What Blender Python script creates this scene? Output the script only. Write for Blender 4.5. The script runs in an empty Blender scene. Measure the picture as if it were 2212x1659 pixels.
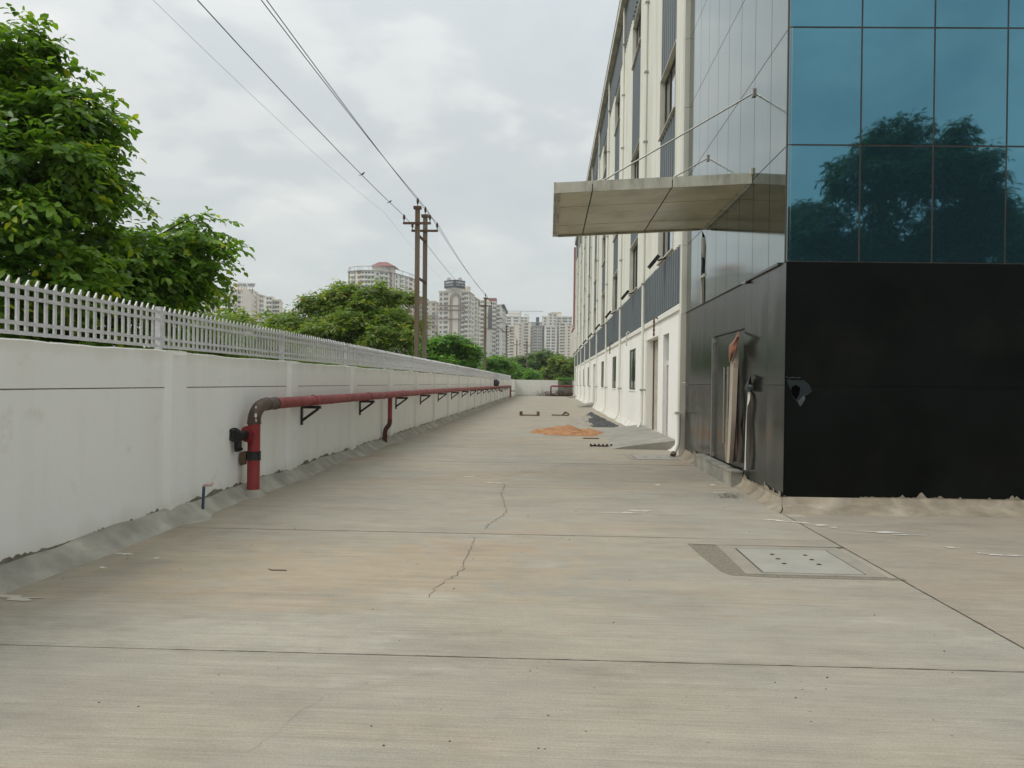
import bpy, math, random
import numpy as np
from mathutils import Vector, Matrix
random.seed(7); rng = np.random.default_rng(7)
S = bpy.context.scene
COL = S.collection
R = math.radians

# ------------------------------------------------------------------ camera
F = 1661.0                     # focal length in 2212 px wide picture units
YAW, PITCH, ROLL = R(2.72), R(-0.09), 0.014
CAMP = Vector((0, 0, 1.6))
fw = Vector((-math.sin(YAW)*math.cos(PITCH), math.cos(YAW)*math.cos(PITCH), math.sin(PITCH)))
r0 = Vector((math.cos(YAW), math.sin(YAW), 0)); u0 = r0.cross(fw)
rt = r0*math.cos(ROLL) + u0*math.sin(ROLL); up = -r0*math.sin(ROLL) + u0*math.cos(ROLL)
cam = bpy.data.cameras.new('camera'); camo = bpy.data.objects.new('camera', cam); COL.objects.link(camo)
m3 = Matrix((rt, up, -fw)).transposed()
camo.matrix_world = Matrix.Translation(CAMP) @ m3.to_4x4()
cam.sensor_width = 36; cam.lens = 36*F/2212; cam.clip_start = .05; cam.clip_end = 6000
S.camera = camo
# ------------------------------------------------------------------ world, sun, exposure
SUN_EL, SUN_AZ = R(53), R(-108)     # azimuth from +Y towards +X
W_ = bpy.data.worlds.new('World'); S.world = W_; W_.use_nodes = True
nt = W_.node_tree; nt.nodes.clear()
def N(nt, t, **k):
    n = nt.nodes.new(t)
    for a, b in k.items():
        if a[0] == 'i' and a[1:].isdigit(): n.inputs[int(a[1:])].default_value = b
        elif a in n.inputs.keys(): n.inputs[a].default_value = b
        else: setattr(n, a, b)
    return n
L = lambda nt, a, b: nt.links.new(a, b)
sky = N(nt, 'ShaderNodeTexSky', sky_type='NISHITA', sun_disc=False, sun_elevation=SUN_EL, sun_rotation=SUN_AZ,
        air_density=1.3, dust_density=3.0)
tc = N(nt, 'ShaderNodeTexCoord'); sep = N(nt, 'ShaderNodeSeparateXYZ'); L(nt, tc.outputs['Generated'], sep.inputs[0])
zz = N(nt, 'ShaderNodeMath', operation='ADD', i1=.22); 
mx0 = N(nt, 'ShaderNodeMath', operation='MAXIMUM', i1=0.0); L(nt, sep.outputs[2], mx0.inputs[0]); L(nt, mx0.outputs[0], zz.inputs[0])
dv = N(nt, 'ShaderNodeVectorMath', operation='SCALE'); inv = N(nt, 'ShaderNodeMath', operation='DIVIDE', i0=1.0); L(nt, zz.outputs[0], inv.inputs[1])
L(nt, tc.outputs['Generated'], dv.inputs[0]); L(nt, inv.outputs[0], dv.inputs['Scale'])
mp = N(nt, 'ShaderNodeMapping'); mp.inputs['Location'].default_value = (3.1, .7, .3); mp.inputs['Scale'].default_value = (1.15, 1.0, 1.0)
L(nt, dv.outputs[0], mp.inputs[0])
n1 = N(nt, 'ShaderNodeTexNoise', Scale=2.6, Detail=8.0, Roughness=.5, Distortion=.25); L(nt, mp.outputs[0], n1.inputs['Vector'])
n2 = N(nt, 'ShaderNodeTexNoise', Scale=.55, Detail=3.0, Roughness=.5); L(nt, mp.outputs[0], n2.inputs['Vector'])
ad = N(nt, 'ShaderNodeMath', operation='MULTIPLY_ADD', i1=.62); L(nt, n1.outputs['Fac'], ad.inputs[0])
m2 = N(nt, 'ShaderNodeMath', operation='MULTIPLY', i1=.48); L(nt, n2.outputs['Fac'], m2.inputs[0]); L(nt, m2.outputs[0], ad.inputs[2])
cr = N(nt, 'ShaderNodeValToRGB'); L(nt, ad.outputs[0], cr.inputs[0])
cr.color_ramp.interpolation = 'EASE'
e = cr.color_ramp.elements
e[0].position = .40; e[0].color = (.555, .605, .635, 1)
e[1].position = .70; e[1].color = (.86, .86, .83, 1)
k = e.new(.52); k.color = (.60, .645, .66, 1)
k = e.new(.60); k.color = (.715, .74, .735, 1)
# overcast skies brighten smoothly towards the zenith
zg = N(nt, 'ShaderNodeMapRange', i1=.30, i2=1.0, i3=1.0, i4=1.6); L(nt, sep.outputs[2], zg.inputs[0])
zs = N(nt, 'ShaderNodeVectorMath', operation='SCALE'); L(nt, cr.outputs[0], zs.inputs[0]); L(nt, zg.outputs[0], zs.inputs['Scale'])
# near the horizon the cloud sheet evens out to a pale grey
hz = N(nt, 'ShaderNodeMapRange', i1=.02, i2=.30, i3=1.0, i4=0.0); L(nt, sep.outputs[2], hz.inputs[0])
mixh = N(nt, 'ShaderNodeMixRGB'); L(nt, hz.outputs[0], mixh.inputs[0]); L(nt, zs.outputs[0], mixh.inputs[1]); mixh.inputs[2].default_value = (.615, .67, .67, 1)
sc = N(nt, 'ShaderNodeVectorMath', operation='SCALE'); sc.inputs['Scale'].default_value = 9.75; L(nt, mixh.outputs[0], sc.inputs[0])
mixs = N(nt, 'ShaderNodeMixRGB', i0=.93); L(nt, sky.outputs[0], mixs.inputs[1]); L(nt, sc.outputs[0], mixs.inputs[2])
bg = N(nt, 'ShaderNodeBackground', Strength=.1); L(nt, mixs.outputs[0], bg.inputs[0])
wo = N(nt, 'ShaderNodeOutputWorld'); L(nt, bg.outputs[0], wo.inputs[0])
sl = bpy.data.lights.new('sun', 'SUN'); sl.energy = 1.5; sl.angle = R(25); sl.color = (1, .965, .91)
so = bpy.data.objects.new('sun', sl); COL.objects.link(so)
sd = Vector((math.sin(SUN_AZ)*math.cos(SUN_EL), math.cos(SUN_AZ)*math.cos(SUN_EL), math.sin(SUN_EL)))
so.rotation_euler = (-sd).to_track_quat('-Z', 'Y').to_euler(); so.location = (0, 0, 40)
S.view_settings.view_transform = 'Standard'; S.view_settings.look = 'None'; S.view_settings.gamma = 1
S.view_settings.use_curve_mapping = False; S.view_settings.exposure = 0.16

# ------------------------------------------------------------------ helpers
def ray(px, py):
    return (rt*((px-1106)/F) - up*((py-829.5)/F) + fw)
def atY(px, py, Y): d = ray(px, py); return CAMP + d*(Y/d.y)
def atX(px, py, X): d = ray(px, py); return CAMP + d*(X/d.x)
def gnd(px, py, z=0.0): d = ray(px, py); return CAMP + d*((z-1.6)/d.z)

WL = {}
def wl(o): return WL.get(o.name, Vector((0, 0, 0))) if o else Vector((0, 0, 0))
def tag(o, label=None, cat=None, group=None, kind=None):
    if label: o['label'] = label
    if cat: o['category'] = cat
    if group: o['group'] = group
    if kind: o['kind'] = kind
    return o
def thing(name, label, cat, loc=(0, 0, 0), group=None):
    o = bpy.data.objects.new(name, None); COL.objects.link(o); o.location = loc; o.empty_display_size = .2
    WL[o.name] = Vector(loc); return tag(o, label, cat, group)
def inst(mesh, name, parent, loc, rz=0, scale=None, rot=None):
    o = bpy.data.objects.new(name, mesh); COL.objects.link(o); o.parent = parent
    o.location = Vector(loc) - wl(parent); o.rotation_euler = rot if rot else (0, 0, rz)
    if scale: o.scale = scale
    WL[o.name] = Vector(loc); return o
class MB:
    def __init__(s): s.v = []; s.f = []; s.m = []; s.sm = []
    def add(s, vs, fs, mi=0, smooth=False):
        b = len(s.v); s.v += [tuple(p) for p in vs]
        for f in fs: s.f.append(tuple(b+i for i in f)); s.m.append(mi); s.sm.append(smooth)
        return s
    def box(s, x0, x1, y0, y1, z0, z1, mi=0):
        return s.add([(x0,y0,z0),(x1,y0,z0),(x1,y1,z0),(x0,y1,z0),(x0,y0,z1),(x1,y0,z1),(x1,y1,z1),(x0,y1,z1)],
                     [(0,3,2,1),(4,5,6,7),(0,1,5,4),(1,2,6,5),(2,3,7,6),(3,0,4,7)], mi)
    def bar(s, p, q, w, h, mi=0, upv=(0,0,1)):
        p = Vector(p); q = Vector(q); d = (q-p).normalized(); u = Vector(upv)
        if abs(d.dot(u)) > .95: u = Vector((1,0,0))
        a = d.cross(u).normalized()*(w/2); b = a.cross(d).normalized()*(h/2)
        vs = [p-a-b, p+a-b, p+a+b, p-a+b, q-a-b, q+a-b, q+a+b, q-a+b]
        return s.add(vs, [(0,1,2,3),(4,7,6,5),(0,4,5,1),(1,5,6,2),(2,6,7,3),(3,7,4,0)], mi)
    def tube(s, pts, r, n=10, mi=0, cap=True):
        pts = [Vector(p) for p in pts]; rs = r if isinstance(r, (list, tuple)) else [r]*len(pts)
        vs = []; prev = None
        for i, p in enumerate(pts):
            d = (pts[min(i+1, len(pts)-1)]-pts[max(i-1, 0)]).normalized()
            if prev is None:
                u = Vector((0,0,1)) if abs(d.z) < .9 else Vector((1,0,0)); a = d.cross(u).normalized()
            else: a = (prev - d*prev.dot(d)).normalized()
            prev = a; b = d.cross(a)
            for k in range(n):
                t = 2*math.pi*k/n; vs.append(p + (a*math.cos(t)+b*math.sin(t))*rs[i])
        fs = []
        for i in range(len(pts)-1):
            for k in range(n):
                j = (k+1) % n; fs.append((i*n+k, i*n+j, (i+1)*n+j, (i+1)*n+k))
        s.add(vs, fs, mi, True)
        if cap:
            c = len(vs)-n; s.add([vs[k] for k in range(n)], [tuple(range(n))[::-1]], mi); s.add(vs[c:], [tuple(range(n))], mi)
        return s
    def poly(s, pts, dvec, mi=0):       # extrude polygon pts by dvec
        n = len(pts); pts = [Vector(p) for p in pts]; d = Vector(dvec)
        return s.add(pts+[p+d for p in pts], [tuple(range(n))[::-1], tuple(range(n, 2*n))] + [(i, (i+1)%n, n+(i+1)%n, n+i) for i in range(n)], mi)
    def grid(s, P, mi=0, smooth=True):  # P rows of points
        r = len(P); c = len(P[0]); vs = [p for row in P for p in row]
        return s.add(vs, [(i*c+j, i*c+j+1, (i+1)*c+j+1, (i+1)*c+j) for i in range(r-1) for j in range(c-1)], mi, smooth)
    def mesh(s, name, mats, off=Vector((0,0,0))):
        me = bpy.data.meshes.new(name); v = np.array(s.v, dtype=float) - np.array(off)
        me.from_pydata(v.tolist(), [], s.f)
        for m in (mats if isinstance(mats, (list, tuple)) else [mats]): me.materials.append(m)
        me.polygons.foreach_set('material_index', s.m); me.polygons.foreach_set('use_smooth', s.sm); me.update(); return me
    def build(s, name, mats, parent=None):
        if parent is not None:
            me = s.mesh(name, mats, wl(parent)); o = bpy.data.objects.new(name, me); COL.objects.link(o); o.parent = parent
            WL[o.name] = Vector(wl(parent))
        else:
            me = s.mesh(name, mats); o = bpy.data.objects.new(name, me); COL.objects.link(o); WL[o.name] = Vector((0,0,0))
        return o

# ------------------------------------------------------------------ materials
def mat(name, col, rough=.75, var=.12, scale=2.0, bump=0.0, bscale=40, metallic=0.0, spec=.4, col2=None, stretch=(1,1,1), detail=5, rvar=.0, c2=(.45,.7), bdist=.02):
    m = bpy.data.materials.new(name); m.use_nodes = True; nt = m.node_tree; b = nt.nodes['Principled BSDF']
    b.inputs['Roughness'].default_value = rough; b.inputs['Metallic'].default_value = metallic; b.inputs['Specular IOR Level'].default_value = spec
    geo = N(nt, 'ShaderNodeNewGeometry'); mp = N(nt, 'ShaderNodeMapping'); mp.inputs['Scale'].default_value = stretch
    L(nt, geo.outputs['Position'], mp.inputs[0])
    nz = N(nt, 'ShaderNodeTexNoise', Scale=scale, Detail=float(detail), Roughness=.6); L(nt, mp.outputs[0], nz.inputs['Vector'])
    rp = N(nt, 'ShaderNodeMapRange', i1=.3, i2=.7, i3=1-var, i4=1+var); L(nt, nz.outputs['Fac'], rp.inputs[0])
    base = N(nt, 'ShaderNodeRGB'); base.outputs[0].default_value = (*col, 1); src = base.outputs[0]
    if col2 is not None:
        n3 = N(nt, 'ShaderNodeTexNoise', Scale=scale*.6+.3, Detail=6.0, Roughness=.62); L(nt, mp.outputs[0], n3.inputs['Vector'])
        r3 = N(nt, 'ShaderNodeMapRange', i1=c2[0], i2=c2[1], i3=0.0, i4=1.0); L(nt, n3.outputs['Fac'], r3.inputs[0])
        mm = N(nt, 'ShaderNodeMixRGB'); L(nt, r3.outputs[0], mm.inputs[0]); L(nt, src, mm.inputs[1]); mm.inputs[2].default_value = (*col2, 1); src = mm.outputs[0]
    vm = N(nt, 'ShaderNodeVectorMath', operation='SCALE'); L(nt, src, vm.inputs[0]); L(nt, rp.outputs[0], vm.inputs['Scale'])
    L(nt, vm.outputs[0], b.inputs['Base Color'])
    if rvar:
        rr = N(nt, 'ShaderNodeMapRange', i1=.3, i2=.7, i3=max(0, rough-rvar), i4=rough+rvar); L(nt, nz.outputs['Fac'], rr.inputs[0]); L(nt, rr.outputs[0], b.inputs['Roughness'])
    if bump:
        nb = N(nt, 'ShaderNodeTexNoise', Scale=bscale, Detail=4.0); L(nt, mp.outputs[0], nb.inputs['Vector'])
        bp = N(nt, 'ShaderNodeBump', Strength=bump, Distance=bdist); L(nt, nb.outputs['Fac'], bp.inputs['Height']); L(nt, bp.outputs[0], b.inputs['Normal'])
    return m

def concrete_mat(name, warm, grey, streak=(.35, 40.0), ang=0.0, stain=True):
    m = bpy.data.materials.new(name); m.use_nodes = True; nt = m.node_tree; b = nt.nodes['Principled BSDF']
    b.inputs['Roughness'].default_value = .82; b.inputs['Specular IOR Level'].default_value = .3
    geo = N(nt, 'ShaderNodeNewGeometry')
    def noise(sc, sx, sy, det=5, rg=.6, off=0, rot=ang):
        mp = N(nt, 'ShaderNodeMapping'); mp.inputs['Rotation'].default_value = (0, 0, rot); mp.inputs['Scale'].default_value = (sx, sy, 1); mp.inputs['Location'].default_value = (off, off*1.7, 0)
        L(nt, geo.outputs['Position'], mp.inputs[0]); n = N(nt, 'ShaderNodeTexNoise', Scale=sc, Detail=float(det), Roughness=rg); L(nt, mp.outputs[0], n.inputs['Vector']); return n.outputs['Fac']
    def rng_(s, a, b_, c, d): r = N(nt, 'ShaderNodeMapRange', i1=a, i2=b_, i3=c, i4=d); L(nt, s, r.inputs[0]); return r.outputs[0]
    def mix(f, a, c): 
        mm = N(nt, 'ShaderNodeMixRGB'); L(nt, f, mm.inputs[0])
        if isinstance(a, tuple): mm.inputs[1].default_value = (*a, 1)
        else: L(nt, a, mm.inputs[1])
        if isinstance(c, tuple): mm.inputs[2].default_value = (*c, 1)
        else: L(nt, c, mm.inputs[2])
        return mm.outputs[0]
    def mulv(src, s): vm = N(nt, 'ShaderNodeVectorMath', operation='SCALE'); L(nt, src, vm.inputs[0]); L(nt, s, vm.inputs['Scale']); return vm.outputs[0]
    c = mix(rng_(noise(.35, 1, 1, 5), .40, .60, 0, 1), grey, warm)
    c = mix(rng_(noise(.9, .6, 1.2, 6, .6, 4), .47, .66, 0, .48), c, (.265, .245, .20))
    if stain: c = mix(rng_(noise(.42, .8, 1.2, 5, .6, 9), .53, .70, 0, .55), c, (.43, .31, .21))
    c = mix(rng_(noise(1.1, .8, 1.4, 7, .65, 23), .60, .70, 0, .38), c, (.47, .44, .375))
    if stain:
        spx = N(nt, 'ShaderNodeSeparateXYZ'); L(nt, geo.outputs['Position'], spx.inputs[0])
        aa = N(nt, 'ShaderNodeMath', operation='MULTIPLY_ADD', i1=1.6); L(nt, noise(1.3, 1, .6, 6, .65, 3), aa.inputs[0]); L(nt, spx.outputs[0], aa.inputs[2])
        c = mix(rng_(aa.outputs[0], -2.35, -3.25, 0, .62), c, (.215, .195, .135))          # silt washed against the wall
        def spot(x, y, rx, ry, k, off):
            vs = N(nt, 'ShaderNodeVectorMath', operation='SUBTRACT'); L(nt, geo.outputs['Position'], vs.inputs[0]); vs.inputs[1].default_value = (x, y, 0)
            vm = N(nt, 'ShaderNodeVectorMath', operation='MULTIPLY'); L(nt, vs.outputs[0], vm.inputs[0]); vm.inputs[1].default_value = (1/rx, 1/ry, 0)
            ln = N(nt, 'ShaderNodeVectorMath', operation='LENGTH'); L(nt, vm.outputs[0], ln.inputs[0])
            b_ = N(nt, 'ShaderNodeMath', operation='MULTIPLY_ADD', i1=3.0, i2=-1.5); L(nt, noise(2.6, 1, 1.3, 7, .65, off), b_.inputs[0])
            a_ = N(nt, 'ShaderNodeMath', operation='ADD'); L(nt, ln.outputs['Value'], a_.inputs[0]); L(nt, b_.outputs[0], a_.inputs[1])
            return rng_(a_.outputs[0], 1.0, .35, 0, k)
        c = mix(spot(-1.5, 6.4, 2.2, 1.2, .6, 6), c, (.42, .325, .215))                     # dried orange dust
        c = mix(spot(-.6, 7.4, 1.2, .6, .5, 12), c, (.40, .30, .20))
        c = mix(spot(-2.1, 4.75, 1.5, .40, .35, 17), c, (.49, .455, .375))                 # worn pale laitance
        c = mix(spot(-.9, 5.7, .45, .25, .3, 19), c, (.50, .46, .39))
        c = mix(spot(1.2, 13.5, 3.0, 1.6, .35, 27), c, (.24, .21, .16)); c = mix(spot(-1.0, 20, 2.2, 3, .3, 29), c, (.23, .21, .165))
    c = mulv(c, rng_(noise(1.0, streak[0], streak[1], 5, .7, 2), .3, .7, .90, 1.08))       # broom marks
    c = mulv(c, rng_(noise(1.0, 1.1, 3.5, 6, .65, 14), .35, .7, 1.03, .93)); c = mulv(c, rng_(noise(1.0, streak[0]*2.2, streak[1]*3.1, 5, .75, 31), .3, .7, .84, 1.14)); c = mulv(c, rng_(noise(5, .7, 1.6, 6, .7, 41), .35, .7, 1.04, .93))
    c = mulv(c, rng_(noise(90, 1, 1, 4), .3, .7, .88, 1.12))
    c = mulv(c, rng_(noise(1.0, 2.5, 75, 3, .6, 51), .60, .72, 1.0, .80)); c = mulv(c, rng_(noise(1.0, 1.2, 30, 4, .7, 57), .58, .75, 1.0, .84)); c = mulv(c, rng_(noise(2.2, .6, 1.5, 8, .72, 61), .50, .70, 1.02, .87))
    sp = rng_(noise(26, .6, 1.2, 2, .5, 5), .735, .77, 1.0, .45); c = mulv(c, sp)        # small pits
    L(nt, c, b.inputs['Base Color'])
    hb = N(nt, 'ShaderNodeMath', operation='ADD'); L(nt, noise(1.0, streak[0]*2, streak[1]*2.2, 4, .7, 2), hb.inputs[0]); L(nt, noise(45, 1, 1, 3), hb.inputs[1])
    bp = N(nt, 'ShaderNodeBump', Strength=.6, Distance=.008); L(nt, hb.outputs[0], bp.inputs['Height']); L(nt, bp.outputs[0], b.inputs['Normal'])
    return m

def wall_mat(name, col, dirt, zlo, zhi):
    # painted plaster with rain streaks: thin vertical stains
    m = bpy.data.materials.new(name); m.use_nodes = True; nt = m.node_tree; b = nt.nodes['Principled BSDF']
    b.inputs['Roughness'].default_value = .8; b.inputs['Specular IOR Level'].default_value = .25
    geo = N(nt, 'ShaderNodeNewGeometry')
    def noise(sc, s3, det=5, off=0):
        mp = N(nt, 'ShaderNodeMapping'); mp.inputs['Scale'].default_value = s3; mp.inputs['Location'].default_value = (off,)*3
        L(nt, geo.outputs['Position'], mp.inputs[0]); n = N(nt, 'ShaderNodeTexNoise', Scale=sc, Detail=float(det), Roughness=.6); L(nt, mp.outputs[0], n.inputs['Vector']); return n.outputs['Fac']
    def rg(s, a, b_, c, d): r = N(nt, 'ShaderNodeMapRange', i1=a, i2=b_, i3=c, i4=d); L(nt, s, r.inputs[0]); return r.outputs[0]
    f1 = rg(noise(1.0, (2.5, 2.5, .35)), .5, .8, 0, .28)
    f2 = rg(noise(.8, (1, 1, 1), 6, 7), .5, .8, 0, .18)
    f3 = rg(noise(2.2, (1, 1, 1.5), 7, 3), .62, .72, 0, .35)
    def mix(f, a, c):
        mm = N(nt, 'ShaderNodeMixRGB'); L(nt, f, mm.inputs[0])
        if isinstance(a, tuple): mm.inputs[1].default_value = (*a, 1)
        else: L(nt, a, mm.inputs[1])
        mm.inputs[2].default_value = (*c, 1); return mm.outputs[0]
    c = mix(f1, col, dirt); c = mix(f2, c, tuple(x*.86 for x in col)); c = mix(f3, c, dirt)
    # grime along the top edge and the foot, with an uneven border
    sp = N(nt, 'ShaderNodeSeparateXYZ'); L(nt, geo.outputs['Position'], sp.inputs[0])
    nn = N(nt, 'ShaderNodeMath', operation='MULTIPLY_ADD', i1=.35); L(nt, noise(2.5, (1, 1, .5), 6, 11), nn.inputs[0]); L(nt, sp.outputs[2], nn.inputs[2])
    c = mix(rg(nn.outputs[0], zhi+.02, zhi+.2, 0, .55), c, dirt)
    c = mix(rg(nn.outputs[0], zlo+.35, zlo+.12, 0, .55), c, dirt)
    L(nt, c, b.inputs['Base Color'])
    bp = N(nt, 'ShaderNodeBump', Strength=.25, Distance=.02); L(nt, noise(7, (1, 1, 1), 5), bp.inputs['Height']); L(nt, bp.outputs[0], b.inputs['Normal'])
    return m

def leaf_mat(name, dark, light, yellow, yfrac=.2):
    m = bpy.data.materials.new(name); m.use_nodes = True; nt = m.node_tree; b = nt.nodes['Principled BSDF']
    at = N(nt, 'ShaderNodeAttribute', attribute_name='tint'); oi = N(nt, 'ShaderNodeObjectInfo')
    rp = N(nt, 'ShaderNodeValToRGB'); e = rp.color_ramp.elements
    e[0].position = 0; e[0].color = (*dark, 1); e[1].position = 1; e[1].color = (*yellow, 1); k = e.new(1-yfrac); k.color = (*light, 1)
    L(nt, at.outputs['Fac'], rp.inputs[0]); L(nt, rp.outputs[0], b.inputs['Base Color'])
    b.inputs['Roughness'].default_value = .42; b.inputs['Specular IOR Level'].default_value = .45
    tr = N(nt, 'ShaderNodeBsdfTranslucent'); hs = N(nt, 'ShaderNodeVectorMath', operation='MULTIPLY'); hs.inputs[1].default_value = (1.7, 1.7, .7)
    L(nt, rp.outputs[0], hs.inputs[0]); L(nt, hs.outputs[0], tr.inputs[0])
    mx = N(nt, 'ShaderNodeMixShader', i0=.45); L(nt, b.outputs[0], mx.inputs[1]); L(nt, tr.outputs[0], mx.inputs[2])
    L(nt, mx.outputs[0], nt.nodes['Material Output'].inputs[0]); return m

M = {}
M['slab'] = concrete_mat('broom_finished_concrete', (.375, .333, .262), (.338, .316, .262))
M['apron'] = concrete_mat('front_apron_concrete', (.335, .285, .225), (.325, .29, .235), streak=(.35, 30.0), ang=R(-24), stain=False)
M['joint'] = mat('dark_joint_dirt', (.09, .075, .06), .95, .3, 3)
M['joint2'] = mat('joint_edge_dirt', (.15, .13, .10), .95, .4, 6)
M['cement'] = mat('raw_cement_fillet', (.27, .26, .22), .9, .28, 2.2, .5, 30, col2=(.37, .35, .29))
M['cementdark'] = mat('exposed_cement_render', (.17, .155, .115), .95, .35, 9, .5, 50)
M['warmcement'] = mat('plinth_cement', (.26, .22, .16), .9, .3, 3, .5, 30, col2=(.34, .30, .235))
M['wall'] = wall_mat('white_wall_paint', (.80, .80, .765), (.58, .55, .46), .14, 1.9)
M['wall2'] = wall_mat('cream_white_wall_paint', (.86, .85, .79), (.66, .63, .54), .1, 3.6)
M['fence'] = mat('silver_grey_fence_paint', (.56, .555, .565), .5, .1, 14, .1, 80, metallic=.0, spec=.5, col2=(.47, .46, .46))
M['red'] = mat('dusty_red_pipe_paint', (.23, .013, .018), .42, .25, 3, .1, 60, spec=.5, col2=(.27, .05, .045), c2=(.5,.75))
M['reddust'] = mat('faded_red_pipe_paint', (.25, .036, .036), .6, .3, 4, .1, 60, col2=(.33, .115, .095), c2=(.5, .7))
M['elbow'] = mat('dark_primed_steel', (.055, .036, .024), .5, .3, 8, .2, 60, col2=(.10, .055, .03))
M['black'] = mat('black_bracket_paint', (.012, .012, .012), .5, .3, 8)
M['rust'] = mat('rusty_steel', (.10, .055, .032), .85, .35, 6, .3, 60, col2=(.16, .12, .09))
M['white'] = mat('flaked_white_paint', (.62, .60, .56), .7, .1, 9)
M['bluepvc'] = mat('blue_plastic_pipe', (.03, .055, .10), .5, .2, 9)
M['blackfilm'] = mat('black_film_front', (.003, .0045, .004), .45, .4, 1.2, .12, 1.2, spec=.09, rvar=.12, col2=(.008, .0085, .007), c2=(.5, .75), bdist=.05)
M['blackpanel'] = mat('black_composite_side', (.020, .024, .020), .20, .05, .5, .045, .7, spec=.42, rvar=.02, stretch=(1,1.3,.35), bdist=.10, detail=2)
M['bluegl'] = mat('blue_reflective_glass', (.10, .255, .335), .02, .08, .5, .012, .8, metallic=.90, bdist=.05)
M['silgl'] = mat('silver_reflective_glass', (.24, .285, .275), .085, .06, .9, .012, .6, metallic=1.0, stretch=(1,1,.35), bdist=.05)
M['seal'] = mat('black_seal', (.02, .022, .02), .6, .2, 5)
M['canopy'] = mat('weathered_canopy_sheet', (.52, .485, .33), .38, .14, 1.3, .05, 3, spec=.5, col2=(.30, .28, .19), rvar=.08)
M['fascia'] = mat('stained_canopy_fascia', (.46, .45, .375), .5, .25, 5, .05, 20, spec=.4, col2=(.25, .23, .17), stretch=(1,1,.3))
M['steel'] = mat('brushed_steel', (.42, .41, .37), .32, .15, 9, metallic=.85)
M['cream'] = mat('cream_metal_sheet', (.74, .735, .655), .45, .10, .6, spec=.45, col2=(.64, .62, .52), stretch=(2, 2, .25), c2=(.5,.8))
M['grey'] = mat('dark_grey_metal_sheet', (.105, .125, .135), .4, .12, .8, spec=.5, stretch=(1,1,.3))
M['trim'] = mat('pale_metal_trim', (.64, .62, .54), .5, .15, 1.5, col2=(.40, .38, .31), stretch=(1,1,.25))
M['frame'] = mat('window_frame_bronze', (.045, .04, .032), .5, .2, 5)
M['pane'] = mat('window_glass', (.42, .46, .48), .05, .1, 1, metallic=.9, spec=.6)
M['darkpane'] = mat('dark_window_glass', (.10, .13, .13), .08, .2, 1, metallic=.6, spec=.6)
M['midpane'] = mat('greenish_window_glass', (.20, .245, .235), .08, .3, .8, metallic=.85)
M['shutter'] = mat('roller_shutter_sheet', (.47, .44, .37), .55, .15, 3)
M['mauve'] = mat('mauve_door_paint', (.34, .27, .31), .6, .15, 4)
M['pink'] = mat('faded_red_sheet', (.42, .20, .19), .6, .15, 1.5)
M['filmbeige'] = mat('beige_film_backing', (.52, .43, .34), .6, .12, 4)
M['filmbrown'] = mat('brown_film_backing', (.30, .12, .07), .55, .15, 5)
M['filmtan'] = mat('shaded_tan_film_backing', (.33, .27, .21), .6, .15, 4)
M['filmdark'] = mat('torn_blue_grey_film', (.008, .016, .020), .4, .3, 9)
M['filmgrey'] = mat('torn_pale_film', (.045, .058, .062), .5, .3, 25)
M['sand'] = mat('orange_sand', (.42, .22, .10), .95, .25, 7, 1.0, 40, col2=(.27, .11, .05), c2=(.5, .62))
M['gravel'] = mat('grey_gravel', (.088, .090, .088), .95, .6, 16, 1.0, 70)
M['palesand'] = mat('pale_cement_sand', (.31, .285, .235), .95, .15, 6, .6, 60)
M['earth'] = mat('dry_scrub_ground', (.12, .12, .06), .95, .3, .15, col2=(.16, .13, .08))
M['bark'] = mat('grey_brown_bark', (.10, .075, .05), .9, .3, 8, .6, 30)
M['pole'] = mat('weathered_concrete_pole', (.17, .145, .115), .9, .2, 1.2, .3, 30, col2=(.17, .095, .05), stretch=(4,4,.4))
M['wire'] = mat('dark_wire', (.03, .03, .03), .6, .1, 3)
M['leafA'] = leaf_mat('near_tree_leaf', (.03, .085, .014), (.17, .31, .035), (.48, .51, .045), .18)
M['leafB'] = leaf_mat('yellow_green_leaf', (.075, .14, .025), (.18, .27, .04), (.34, .30, .05), .3)
M['leafC'] = leaf_mat('bright_green_leaf', (.05, .14, .022), (.13, .29, .04), (.28, .38, .05), .2)
M['leafD'] = leaf_mat('deep_green_leaf', (.045, .10, .022), (.11, .20, .04), (.22, .27, .06), .2)
M['leafM'] = leaf_mat('mango_leaf', (.02, .05, .012), (.05, .10, .02), (.10, .13, .03), .1)
M['tw'] = mat('tower_cream_wall', (.70, .66, .60), .85, .06, .05)
M['tw2'] = mat('tower_beige_wall', (.74, .68, .58), .85, .06, .05)
M['tw3'] = mat('tower_white_wall', (.76, .76, .72), .85, .06, .05)
M['tg'] = mat('tower_grey_wall', (.36, .36, .355), .85, .06, .05)
M['tband'] = mat('tower_maroon_band', (.24, .175, .165), .85, .1, .1)
M['tbrick'] = mat('tower_terracotta_panel', (.34, .18, .13), .85, .1, .1)
M['tbrown'] = mat('tower_brown_panel', (.26, .19, .165), .85, .1, .1)
M['troof'] = mat('tower_red_roof', (.24, .09, .085), .8, .1, .1)
M['twin'] = mat('tower_window_glass', (.12, .13, .135), .25, .5, .12, spec=.6)
M['signb'] = mat('navy_sign_board', (.02, .035, .055), .6, .1, 1)
M['signw'] = mat('sign_white', (.75, .75, .75), .6, .02, 1)

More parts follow.
